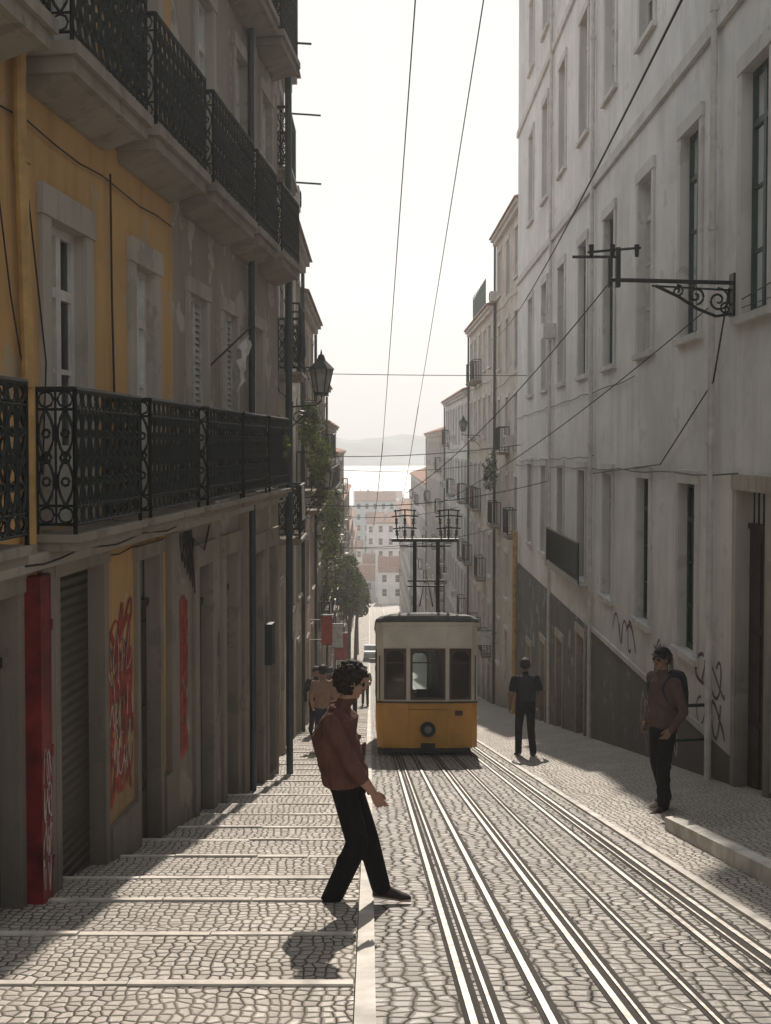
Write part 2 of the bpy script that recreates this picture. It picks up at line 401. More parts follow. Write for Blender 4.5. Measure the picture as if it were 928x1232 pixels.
def rail_panel(mb,A,B,z,h,ornate):
    L=math.hypot(B[0]-A[0],B[1]-A[1]); ax=((B[0]-A[0])/L,(B[1]-A[1])/L)
    P=lambda q,zz:(A[0]+ax[0]*q,A[1]+ax[1]*q,zz)
    mb.tube('railing','iron',[P(0,z+h),P(L,z+h)],.022,6)
    mb.tube('railing','iron',[P(0,z+.07),P(L,z+.07)],.012,4)
    mb.tube('railing','iron',[P(0,z),P(0,z+h)],.016,4); mb.tube('railing','iron',[P(L,z),P(L,z+h)],.016,4)
    if ornate==0:
        n=max(2,int(L/.11))
        for i in range(1,n): mb.tube('railing','iron',[P(L*i/n,z+.07),P(L*i/n,z+h)],.008,4)
        return
    mb.tube('railing','iron',[P(0,z+h-.14),P(L,z+h-.14)],.010,4); mb.tube('railing','iron',[P(0,z+.2),P(L,z+.2)],.010,4)
    n=max(2,round(L/.14)); w=L/n
    for i in range(n):
        c=w*(i+.5)
        mb.tube('railing','iron',[P(w*i,z+.07),P(w*i,z+h)],.009,4)
        ring(mb,*P(c,z+h-.07),min(w*.45,.055),ax,.009,8)
        ring(mb,*P(c,z+.135),min(w*.45,.055),ax,.009,8)
        zz=z+.2; H=h-.34
        for sg in (1,-1):
            pts=[]
            for k in range(11):
                t=k/10; a=t*2*math.pi
                pts.append(P(c+sg*w*.42*math.sin(a),zz+H*t))
            mb.tube('railing','iron',pts,.011,4)
        ring(mb,*P(c,zz+H*.25),w*.2,ax,.010,8); ring(mb,*P(c,zz+H*.75),w*.2,ax,.010,8)
        ring(mb,*P(c,zz+H*.5),w*.26,ax,.011,8)
def balcony(mb,s0,s1,z,dep,ornate=1,h=1.02,trim='stoned',th=.12):
    mb.box('balcony_slab',trim,s0-.04,s1+.04,.002,dep+.05,z-th*.45,z)
    mb.box('balcony_slab',trim,s0,s1,.002,dep+.01,z-th,z-th*.45-.002)
    if th>.14:
        mb.prism('balcony_corbel',trim,[(s0+.08,.002,z-th-.10),(s1-.08,.002,z-th-.10),(s1-.08,.05,z-th-.10),(s0+.08,.05,z-th-.10)],[(s0+.04,.002,z-th-.002),(s1-.04,.002,z-th-.002),(s1-.04,dep-.05,z-th-.002),(s0+.04,dep-.05,z-th-.002)])
    rail_panel(mb,(s0,.03),(s0,dep),z,h,ornate); rail_panel(mb,(s0,dep),(s1,dep),z,h,ornate); rail_panel(mb,(s1,dep),(s1,.03),z,h,ornate)
def shell(mb,mat,L,zb,zt,depth,roof='tile',rh=1.4,trim='stone'):
    mb.poly('side_walls',mat,[(0,0,zb),(0,-depth,zb),(0,-depth,zt),(0,0,zt)])
    mb.poly('side_walls',mat,[(L,0,zb),(L,-depth,zb),(L,-depth,zt),(L,0,zt)])
    mb.poly('side_walls',mat,[(0,-depth,zb),(L,-depth,zb),(L,-depth,zt),(0,-depth,zt)])
    mb.box('cornice',trim,0,L,.001,.16,zt-.28,zt-.12); mb.box('cornice',trim,0,L,.001,.26,zt-.118,zt)
    mb.prism('roof',roof,[(-.0,.34,zt+.003),(L,.34,zt+.003),(L,-depth-.2,zt+.003),(0,-depth-.2,zt+.003)],[(0,.30,zt+.10),(L,.30,zt+.10),(L,-depth-.15,zt+.10),(0,-depth-.15,zt+.10)])
    mb.prism('roof',roof,[(0,.28,zt+.102),(L,.28,zt+.102),(L,-depth-.1,zt+.102),(0,-depth-.1,zt+.102)],[(0,-depth*.45,zt+rh),(L,-depth*.45,zt+rh),(L,-depth*.55,zt+rh),(0,-depth*.55,zt+rh)])
def scribble(mb,mat,s0,s1,z0,z1,n=3,w=.03,seed=1):
    rr=random.Random(seed); q=0
    for k in range(n):
        zc=z0+(z1-z0)*(k+.5)/n; hz=(z1-z0)/n*.5
        nl=rr.randint(2,4)
        for l in range(nl):
            cx=s0+(s1-s0)*(l+.5+rr.uniform(-.15,.15))/nl; rx_=(s1-s0)/nl*rr.uniform(.4,.7)
            a0=rr.uniform(0,6.28); tw=rr.uniform(3,8); tilt=rr.uniform(-.4,.4); m=22; k2=rr.uniform(.8,2.3)
            P=[]
            for i in range(m):
                t=i/(m-1); a=a0+tw*t
                P.append((min(s1,max(s0,cx+rx_*math.cos(a)*(1-.4*t)+tilt*hz*math.sin(a*k2)*.5)),zc+hz*math.sin(a*k2+l)*(.6+.5*t)))
            ww=w*rr.uniform(.7,1.3)
            for p_,q_ in zip(P,P[1:]):
                dx,dz=q_[0]-p_[0],q_[1]-p_[1]; L=math.hypot(dx,dz)
                if L<1e-4: continue
                nx,nz=-dz/L*ww/2,dx/L*ww/2; d=.004+.00002*q; q+=1
                mb.poly('graffiti',mat,[(p_[0]-nx,d,p_[1]-nz),(q_[0]-nx,d,q_[1]-nz),(q_[0]+nx,d,q_[1]+nz),(p_[0]+nx,d,p_[1]+nz)])

# ------------------------------------------------------------ near left houses
def lx(y): return -3.14+.1*y
def near_left():
    k=math.sqrt(1.01)
    Y0=0.5
    fr,_=frame((lx(Y0),Y0),(lx(17),17),True)
    S=lambda y:(y-Y0)*k
    mb=MB(fr); L1=S(11.15); zt=9.0; zb=-6
    holes=[(S(5.6),S(6.3),-.6,1.66,'french'),(S(7.92),S(8.62),-.6,1.66,'french'),(S(9.88),S(10.48),-.6,1.66,'french'),
           (S(5.0),S(5.7),2.78,5.1,'french'),(S(8.0),S(8.7),2.78,5.1,'french'),(S(9.95),S(10.6),2.78,5.1,'french'),
           (S(5.0),S(5.7),6.2,8.3,'french'),(S(8.0),S(8.7),6.2,8.3,'french'),(S(9.95),S(10.6),6.2,8.3,'french')]
    low=[(S(6.3),S(7.28),-3.5,-1.0,'door'),(S(8.02),S(8.97),-4.0,-.97,'shutter'),(S(9.93),S(10.55),-4.2,-1.05,'door')]
    wall(mb,'ochre',0,L1,-.86,zt,holes)
    wall(mb,'ochre',0,L1,zb,-.86,low,'ground_floor_wall')
    for h in holes: opening(mb,h,trim='stone',tw=.17,sill=False)
    for h in low: opening(mb,h,trim='stoned',tw=.10,sill=False)
    mb.box('ledge','stone',0,L1,.002,.10,-.86,-.74)
    for y0,y1 in ((4.9,6.8),(7.62,9.08),(9.36,10.98)): balcony(mb,S(y0),S(y1),-.62,.31,1)
    for y0,y1 in ((4.9,7.1),(7.5,9.15),(9.42,11.1)): balcony(mb,S(y0),S(y1),2.76,.36,1,h=.95,th=.2)
    for y0,y1 in ((7.5,9.15),(9.42,11.1)): balcony(mb,S(y0),S(y1),6.1,.36,1,h=.95,th=.2)
    mb.box('red_pilaster','redp',S(7.38),S(7.53),.02,.15,-4,-.9)
    mb.tube('red_pipe','redp',[(S(7.64),.07,-4),(S(7.64),.07,-.9)],.045,10)
    for z in (-1.3,-2.2,-3.0): mb.tube('red_pipe','redp',[(S(7.64),.07,z),(S(7.64),.07,z+.07)],.058,10)
    mb.tube('drainpipe','pipe_y',[(S(7.30),.07,9),(S(7.30),.07,2.1),(S(7.40),.07,.3),(S(7.40),.07,-.72)],.045,10)
    for z in (1.9,.4): mb.tube('drainpipe','pipe_y',[(S(7.33),.07,z),(S(7.33),.07,z+.06)],.06,10)
    mb.tube('cables','cable',[(S(6.8),.03,2.6),(S(7.2),.04,1.0),(S(7.45),.05,.3),(S(7.7),.04,-.2),(S(7.78),.04,.6),(S(7.5),.04,1.7)],.006,4)
    mb.tube('cables','cable',[(S(9.2),.03,2.3),(S(9.22),.03,1.2),(S(9.27),.03,.3),(S(9.2),.03,-.7)],.009,4)
    mb.tube('cables','cable',[(S(6),.03,2.25)]+[(S(6+i*.5),.03,2.25-.05*abs(math.sin(i))) for i in range(1,11)],.008,4)
    mb.tube('cables','cable',[(S(7.2+.3*i),.125,-.8-.02*math.sin(i*1.3)) for i in range(13)],.008,4)
    mb.tube('cables','cable',[(S(6.2+.35*i),.03,-.92-.015*math.sin(i*2.3)) for i in range(14)],.007,4)
    scribble(mb,'graf_r',S(9.1),S(9.76),-3.1,-1.35,4,.055,3); scribble(mb,'graf_k',S(9.1),S(9.7),-2.6,-1.7,2,.02,5); scribble(mb,'graf_r',S(9.1),S(9.76),-3.0,-1.5,3,.03,9); scribble(mb,'graf_w',S(9.1),S(9.76),-2.9,-1.6,3,.014,19)
    old=mb.fr; mb.fr=lambda s,d,z:old(s,d+.151,z); scribble(mb,'graf_w',S(7.385),S(7.525),-3.1,-2.1,4,.010,8); mb.fr=old
    mb.box('socle','stoned',S(9.10),S(9.80),.001,.05,-5,-3.25); mb.box('socle','stoned',S(10.7),L1,.001,.05,-5,-3.3)
    mb.box('stone_pilaster','stoned',S(7.68),S(7.9),.001,.04,-5,-.88); mb.box('stone_pilaster','stoned',S(10.85),S(11.13),.001,.06,-3.3+.002,-.88)
    shell(mb,'ochre',L1,zb,zt,9)
    mb.build('ochre_house')
    fr2,_=frame((lx(11.15),11.15),(lx(17),17),True)
    S=lambda y:(y-11.15)*k
    mb=MB(fr2); L=S(17); zt=8.6
    holes=[(S(11.75),S(12.45),-.6,1.66,'slats'),(S(13.3),S(14.0),-.6,1.66,'slats'),(S(14.95),S(15.65),-.6,1.66,'french'),
           (S(12.1),S(12.8),2.78,5.1,'french'),(S(14.0),S(14.65),2.78,5.1,'french'),(S(15.7),S(16.4),2.78,5.1,'french'),
           (S(12.1),S(12.8),5.9,8.0,'french'),(S(14.0),S(14.6),5.9,8.0,'french'),(S(15.7),S(16.3),5.9,8.0,'french')]
    low=[(S(12.05),S(12.65),-4.6,-1.35,'doorg'),(S(13.35),S(13.95),-5,-1.35,'door'),(S(14.9),S(15.6),-5,-1.5,'shutter'),(S(16.1),S(16.6),-5,-1.5,'door')]
    wall(mb,'greywall',0,L,-.86,zt,holes); wall(mb,'greywall',0,L,-7,-.86,low,'ground_floor_wall')
    for h in holes: opening(mb,h,trim='stone',tw=.13,sill=False)
    for h in low: opening(mb,h,trim='stoned',tw=.2,sill=False)
    mb.box('ledge','stone',0,L,.002,.12,-.86,-.74)
    for y0,y1 in ((11.35,12.95),(13.08,14.45),(14.7,16.1)): balcony(mb,S(y0),S(y1),-.62,.31,1)
    for y0,y1 in ((11.45,13.45),(13.7,14.95),(15.4,16.8)): balcony(mb,S(y0) ,S(y1),2.76,.36,1,h=.95,th=.2)
    balcony(mb,S(11.6),S(13.3),5.85,.36,1,h=.95,th=.2); balcony(mb,S(13.6),S(15.0),5.85,.36,1,h=.95,th=.2); balcony(mb,S(15.4),S(16.7),5.85,.36,1,h=.95,th=.2)
    mb.tube('drainpipe','pipe_d',[(S(14.62),.09,8.4),(S(14.62),.09,-5)],.045,10)
    mb.tube('drainpipe','pipe_d',[(S(16.85),.2,8.4),(S(16.85),.2,-5.3)],.055,10)
    mb.tube('cables','cable',[(S(11.3),.05,-.95),(S(11.5),.09,-1.3),(S(11.7),.06,-1.0),(S(12),.1,-1.15),(S(12.4),.06,-.9)],.012,4)
    for i in range(6): mb.tube('cables','cable',[(S(11.2+.05*i),.04+.01*i,-.9),(S(11.25+.1*i),.06,-1.2-.08*i),(S(11.4+.05*i),.05,-.9)],.008,4)
    mb.box('stone_pilaster','stoned',S(14.2),S(14.5),.001,.07,-6,-.88)
    scribble(mb,'graf_r',S(11.2),S(11.6),-3.3,-1.6,5,.08,33); scribble(mb,'graf_r',S(11.2),S(11.6),-3.3,-1.7,4,.10,34)
    scribble(mb,'graf_k',S(12.75),S(13.1),-3.4,-2.2,3,.03,15)
    v=[]
    for i in range(9):
        for j in range(5):
            v.append((S(12.6)+.62*i/8*1.0,.33+.06*math.sin(i*1.3+j),1.0+.42*i/8-.5*j/4*(1-.6*i/8)-.03*math.sin(i*2)))
    for i in range(8):
        for j in range(4): mb.poly('hanging_cloth','cloth',[v[i*5+j],v[i*5+j+1],v[i*5+j+6],v[i*5+j+5]])
    mb.tube('cloth_line','cable',[(S(12.55),.0,.9),(S(13.3),.4,1.5)],.012,5)
    mb.box('meter_box','pipe_d',S(15.72),S(15.95),.002,.14,-3.2,-2.6)
    shell(mb,'greywall',L,-7,zt,9)
    mb.build('grey_house')
near_left()

# ------------------------------------------------------------ generic row houses
def rowhouse(name,P0,P1,zt,left,mat,frm='frame_w',fl=3.1,colw=2.1,ww=.85,depth=9,balc=.5,orn=0,trim='stone',roof='tile',seed=0,rh=1.3,bdep=.4):
    random.seed(seed)
    fr,L=frame(P0,P1,left); mb=MB(fr)
    zb=g(P1[1])-1.2; holes=[];bal=[]
    n=max(1,int(L/colw)); gy=lambda s:g(P0[1]+(P1[1]-P0[1])*s/L)
    z=zt-.6-2.3
    while z>g(P1[1])+.3:
        for i in range(n):
            c=L*(i+.5)/n; gg=gy(c)
            if z<gg+.4: continue
            kind=random.choice(['french','french','win','slats','win'])
            z0=z if kind!='win' else z+.35
            holes.append((c-ww/2,c+ww/2,z0,z+2.15,kind))
            if kind in('french','slats') and z>gg+2.2 and random.random()<balc: bal.append((c-ww/2-.28,c+ww/2+.28,z-.02))
            elif z>gg+2.5 and random.random()<.15 and P0[1]<90:
                mb.box('air_conditioner','frame_w',c+ww/2+.2,c+ww/2+.75,.03,.33,z+.2,z+.62); ring(mb,c+ww/2+.47,.345,z+.41,.16,(1,0),.01,12)
        z-=fl
    for i in range(n):
        c=L*(i+.5)/n; gg=gy(c+ww/2)
        bottoms=[h[2] for h in holes if abs((h[0]+h[1])/2-c)<.1]
        lim=min(bottoms)-.5 if bottoms else zt-1
        top=min(gg+2.6,lim)
        if top-gg>1.7: holes.append((c-ww*.55,c+ww*.55,gg-.3,top,random.choice(['door','doorg','shutter','door'])))
    wall(mb,mat,0,L,zb,zt,holes)
    for h in holes: opening(mb,h,wm=frm,trim=trim,tw=.12,sill=h[4]=='win')
    for b in bal:
        balcony(mb,b[0],b[1],b[2],bdep,orn,th=.12,h=.98)
        if random.random()<.3:
            a=b[0]+.1; q=U(.4,.8); cm=random.choice(['cloth','sign_w','navy','redc'])
            for i in range(5): mb.poly('laundry',cm,[(a+q*i/5,bdep+.03+.02*(i%2),b[2]+1.0),(a+q*(i+1)/5,bdep+.03+.02*((i+1)%2),b[2]+1.0),(a+q*(i+1)/5,bdep+.04+.03*((i+1)%2),b[2]+.35),(a+q*i/5,bdep+.04+.03*(i%2),b[2]+.33)])
    mb.tube('drainpipe','pipe_d',[(L-.12,.08,zt-.3),(L-.12,.08,zb)],.05,8)
    for q in range(2):
        zz=zt-3.2-q*2.9
        if zz>g(P1[1])+2: mb.tube('cables','cable',[(L*i/8,.05,zz-.05*math.sin(i*math.pi/2)-.05*q*i) for i in range(9)],.012,4)
    shell(mb,mat,L,zb,zt,depth,roof,rh,trim)
    mb.box('chimney',mat,L*.4,L*.4+.6,-depth*.3-.5,-depth*.3,zt+.3,zt+rh+.9)
    mb.box('chimney_cap','tile',L*.4-.05,L*.4+.65,-depth*.3-.55,-depth*.3+.05,zt+rh+.902,zt+rh+1.0)
    aa=L*U(.6,.9)
    mb.tube('aerial','iron',[(aa,-1.2,zt+.2),(aa,-1.2,zt+2.3)],.018,5)
    for i in range(5): mb.tube('aerial','iron',[(aa-.25+.03*i,-1.2,zt+1.5+.17*i),(aa+.25-.03*i,-1.2,zt+1.5+.17*i)],.009,4)
    return mb
LEFT=[('tan_house',17.02,22,-1.72,7.4,'tan',.9,1,.42),('white_house',22.02,29,-1.86,4.9,'cream',.7,0,.4),('pink_house',29.02,37,-1.92,4.1,'pink',.7,0,.4),
 ('tan_house',37.02,46,-1.9,2.4,'tan',.7,0,.4),('cream_house',46.02,60,-2.0,1.0,'cream',.6,0,.4),('white_house',60.02,80,-2.05,-.4,'white',.5,0,.4),
 ('ochre_house',80.02,110,-2.2,-4,'tan',.3,0,.4),('white_house',110.02,150,-2.4,-9,'white',.2,0,.4),('cream_house',150.02,200,-2.6,-15,'cream',.1,0,.4)]
for i,(n_,a,b,x,zt,m_,bl,orn,bd) in enumerate(LEFT):
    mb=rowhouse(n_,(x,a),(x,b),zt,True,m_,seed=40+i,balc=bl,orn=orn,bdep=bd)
    if i==0:
        for (s,z) in ((1.2,6.75),(4.6,6.6),(4.8,5.3)):
            mb.tube('laundry_pole','iron',[(s,0,z),(s,.75,z-.05)],.02,5)
    mb.build(n_)
RIGHT=[('white_house',39.05,47,5.48,8.9,'cream',.3),('pink_house',47.05,58,5.35,6.1,'cream',.5),('white_house',58.05,75,5.25,3.0,'white',.5),
 ('cream_house',75.05,100,5.3,1.1,'cream',.3),('white_house',100.05,140,5.45,-3.5,'white',.2),('tan_house',140.05,200,5.7,-11,'white',.1)]
for i,(n_,a,b,x,zt,m_,bl) in enumerate(RIGHT):
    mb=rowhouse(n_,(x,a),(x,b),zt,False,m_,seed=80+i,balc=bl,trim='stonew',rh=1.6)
    if i==1:
        for s in range(9):
            mb.tube('terrace_posts','iron',[(.3+s*.7,.3,6.2),(.3+s*.7,.3,7.3)],.02,5)
        mb.poly('terrace_netting','netting',[(.3,.31,6.2),(5.9,.31,6.2),(5.9,.31,7.1),(.3,.31,7.3)])
    mb.build(n_)

# ------------------------------------------------------------ big white house on the right
def right_house():
    global RD
    RD=.16
    random.seed(5)
    rx=lambda y:4.8+.02*(y-13)
    Y0=2.0;Y1=39.0
    fr,L=frame((rx(Y0),Y0),(rx(Y1),Y1),False); mb=MB(fr)
    S=lambda y:(y-Y0)*L/(Y1-Y0)
    cols=[4.2,7.3,10.4,13.55,16.5,19.4,22.6,25.7,28.9,32.1,35.3]
    holes=[]
    for i,c in enumerate(cols):
        w=.5
        holes.append((S(c-w),S(c+w),1.68,4.8,'dark' if i in(3,6,7) else random.choice(['win','dark','win'])))
        holes.append((S(c-w),S(c+w),7.3,10.1,'win'))
        holes.append((S(c-w),S(c+w),12.2,14.4,'win'))
        if c<14.5: holes.append((S(c-w-.05),S(c+w+.05),g(c+w)+.0-.2,-.57,'door'))
        else: holes.append((S(c-w+.05),S(c+w-.05),-3.15,-.57,'dark' if i%3 else 'win'))
        if c>24: 
            zt=g(c+.5)+2.7
            if zt<-3.7: holes.append((S(c-w),S(c+w),g(c+.5)-.2,min(zt,-3.9),'doorg' if i%2 else 'door'))
    zb=-11; plz=-4.15
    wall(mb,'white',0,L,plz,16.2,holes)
    wall(mb,'plinth',0,L,zb,plz,holes,'plinth')
    for h in holes: opening(mb,h,wm='frame_g' if h[4]=='dark' else 'frame_w',trim='stonew' if h[3]>-.9 and h[4]!='door' else 'stone',tw=.16,sill=h[4] not in('door','doorg'))
    mb.box('plinth_cap','stonew',S(15.2),S(24.5),.002,.05,-4.15,-4.05)
    mb.box('string_course','stonew',0,L,.001,.07,5.75,5.95); mb.box('string_course','stonew',0,L,.001,.07,11.0,11.2)
    for c in (15.1,24.2,30.5):
        mb.tube('drainpipe','frame_w',[(S(c),.08,16),(S(c),.08,g(c)-.2)],.05,8)
        for z in range(-3,15,3): mb.tube('drainpipe','frame_w',[(S(c),.08,z),(S(c),.08,z+.08)],.065,8)
    mb.box('balcony_ledge','stone',S(24.6),S(29.9),.002,.28,-3.28,-3.18)
    rail_panel(mb,(S(24.7),.25),(S(29.8),.25),-3.18,.95,0)
    for z,a,b in ((-.35,14,39),(1.3,20,39),(-.2,24,38)):
        n=24; mb.tube('cables','cable',[(S(a+(b-a)*i/n),.05,z-.05*abs(math.sin(i*.9))-.012*i) for i in range(n+1)],.011,4)
    mb.tube('cables','cable',[(S(14.4),.06,2.1),(S(15),.08,.9),(S(18),.06,-.3),(S(24),.06,-.6)],.012,4)
    scribble(mb,'graf_k',S(14.6),S(16.0),-4.1,-3.0,2,.05,21); scribble(mb,'graf_k',S(17.3),S(18.7),-3.95,-3.3,1,.05,22); scribble(mb,'graf_k',S(12.2),S(12.8),-3.4,-2.5,2,.04,23)
    scribble(mb,'graf_w',S(17.0),S(19.5),-5.0,-4.4,1,.04,24); scribble(mb,'graf_k',S(19.9),S(22),-3.9,-3.3,1,.05,25)
    mb.box('meter_box','plinth',S(17.6),S(18.0),.002,.12,-3.9,-3.35)
    mb.tube('yellow_pipe','pipe_y',[(S(38.2),.15,-3),(S(38.2),.15,-9.5)],.09,8)
    mb.box('air_conditioner','frame_w',S(29.9),S(30.4),.01,.35,3.0,3.4)
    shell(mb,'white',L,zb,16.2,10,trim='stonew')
    mb.build('white_apartment_house')
    o=Vector((rx(14.35),14.35,0)); b2=MB(lambda s,d,z:o+Vector((-s,d,z)))
    b2.box('wall_plate','iron',.002,.05,-.09,.09,1.72,2.28)
    b2.tube('arm','iron',[(.03,0,2.16),(1.68,0,2.20)],.028,8); b2.tube('arm','iron',[(.03,0,2.06),(1.1,0,2.12)],.014,6)
    def spiral(cx,cz,r,t0,turns,n=30,th=.016,part='scrollwork'):
        b2.tube(part,'iron',[(cx+r*(1-i/n*.85)*math.cos(t0+turns*6.283*i/n),0,cz+r*(1-i/n*.85)*math.sin(t0+turns*6.283*i/n)) for i in range(n+1)],th,5)
    b2.tube('scrollwork','iron',[(.05,0,1.75),(.25,0,1.72),(.5,0,1.82),(.75,0,1.98),(1.05,0,2.12)],.022,6)
    spiral(.22,1.93,.16,1.5,1.6); spiral(.52,1.99,.12,4.5,-1.5); spiral(.76,2.05,.08,1.5,1.5); spiral(.12,1.82,.09,3,-1.5)
    b2.box('insulator_block','iron',1.52,1.58,-.04,.04,2.1,2.62); b2.box('insulator_block','iron',1.64,1.68,-.03,.03,2.1,2.5)
    b2.tube('crossarm','iron',[(1.25,0,2.62),(1.95,0,2.56)],.018,6); b2.tube('crossarm','iron',[(1.55,0,2.50),(2.15,0,2.50)],.02,6)
    for x in (1.3,1.62,1.9): b2.tube('insulators','iron',[(x,0,2.5),(x,0,2.66)],[.025,.035],8)
    b2.build('cable_bracket')
right_house()

# ------------------------------------------------------------ lanterns
def lantern(name,x,y,z,xw,s=1.0):
    mb=MB(lambda a,b,c:Vector((x+a*s,y+b*s,z+c*s)))
    def hexr(r,zz): return [(r*math.cos(i*math.pi/3),r*math.sin(i*math.pi/3),zz) for i in range(6)]
    mb.prism('lantern_glass','frost',hexr(.12,-.25),hexr(.22,.18))
    mb.prism('lantern_cap','iron',hexr(.26,.18),hexr(.10,.34)); mb.prism('lantern_cap','iron',hexr(.09,.34),hexr(.05,.46))
    mb.prism('lantern_base','iron',hexr(.13,-.32),hexr(.13,-.255))
    mb.tube('finial','iron',[(0,0,.46),(0,0,.56)],[.03,.008],6)
    for a,b in zip(hexr(.125,-.25),hexr(.225,.18)): mb.tube('bars','iron',[a,b],.014,4)
    w=(xw-x)/s
    mb.tube('bracket','iron',[(0,0,-.32),(0,0,-.42),(-.1,0,-.5),(w*.5,0,-.52),(w,0,-.55)],.02,6)
    n=20; mb.tube('bracket','iron',[(w*.55+.16*(1-i/n*.8)*math.cos(i*.5),0,-.75+.16*(1-i/n*.8)*math.sin(i*.5)) for i in range(n)],.014,5)
    mb.tube('bracket','iron',[(w,0,-1.15),(w*.8,0,-.95),(w*.3,0,-.58)],.018,6)
    mb.build(name)
lantern('street_lantern',-1.02,22.8,1.42,-1.84,1.1)
lantern('street_lantern',-1.2,30.5,-.9,-1.9,1.0)
lantern('street_lantern',-1.3,42,-2.2,-1.88,.9)
lantern('street_lantern',4.5,52,1.0,5.33,.9)

# ------------------------------------------------------------ overhead wires
def wire(name,A,B,sag=.3,r=.012,n=24):
    mb=MB(); A=Vector(A);B=Vector(B)
    pts=[]
    for i in range(n+1):
        t=i/n; p=A.lerp(B,t); p.z-=sag*4*t*(1-t); pts.append(tuple(p))
    mb.tube('wire','cable',pts,r,5); mb.build(name)
wire('overhead_wire',(.50,-6,8.0),(.40,33,.1),.1,.008); wire('overhead_wire',(.40,33,.1),(.25,80,-6.0),.3,.014)
wire('overhead_wire',(1.0,-6,8.0),(1.62,36,1.35),.15,.008); wire('overhead_wire',(1.62,36,1.35),(2.4,90,-6),.3,.014)
wire('overhead_wire',(1.9,5.6,2.9),(5.5,50,4.9),.6,.010)
wire('span_wire',(-1.9,35,2.35),(5.3,36,2.35),.02,.012)
wire('span_wire',(-1.9,39,-.35),(5.3,38,0.05),.15,.014)
wire('span_wire',(-1.9,52,-1.1),(5.3,53,-.9),.2,.014)
wire('span_wire',(-1.9,30,-1.6),(5.1,31,-1.0),.3,.012)
wire('span_wire',(4.9,15,2.1),(1.9,30,-1.6),.25,.009); wire('span_wire',(3.2,14.35,2.2),(1.0,30,-1.3),.3,.009)
wire('span_wire',(4.83,14.2,1.9),(4.2,6.5,2.2),.05,.008); wire('span_wire',(4.83,14.2,1.8),(4.0,5.5,1.8),.1,.006)
wire('span_wire',(-1.75,19,3.4),(-1.2,46,-.8),.3,.012)
wire('span_wire',(-1.9,62,-4),(5.3,64,-3.6),.3,.016); wire('span_wire',(-1.9,75,-7),(5.3,75,-6.6),.3,.018); wire('span_wire',(-1.9,45,-4.2),(5.3,47,-3.6),.3,.013)

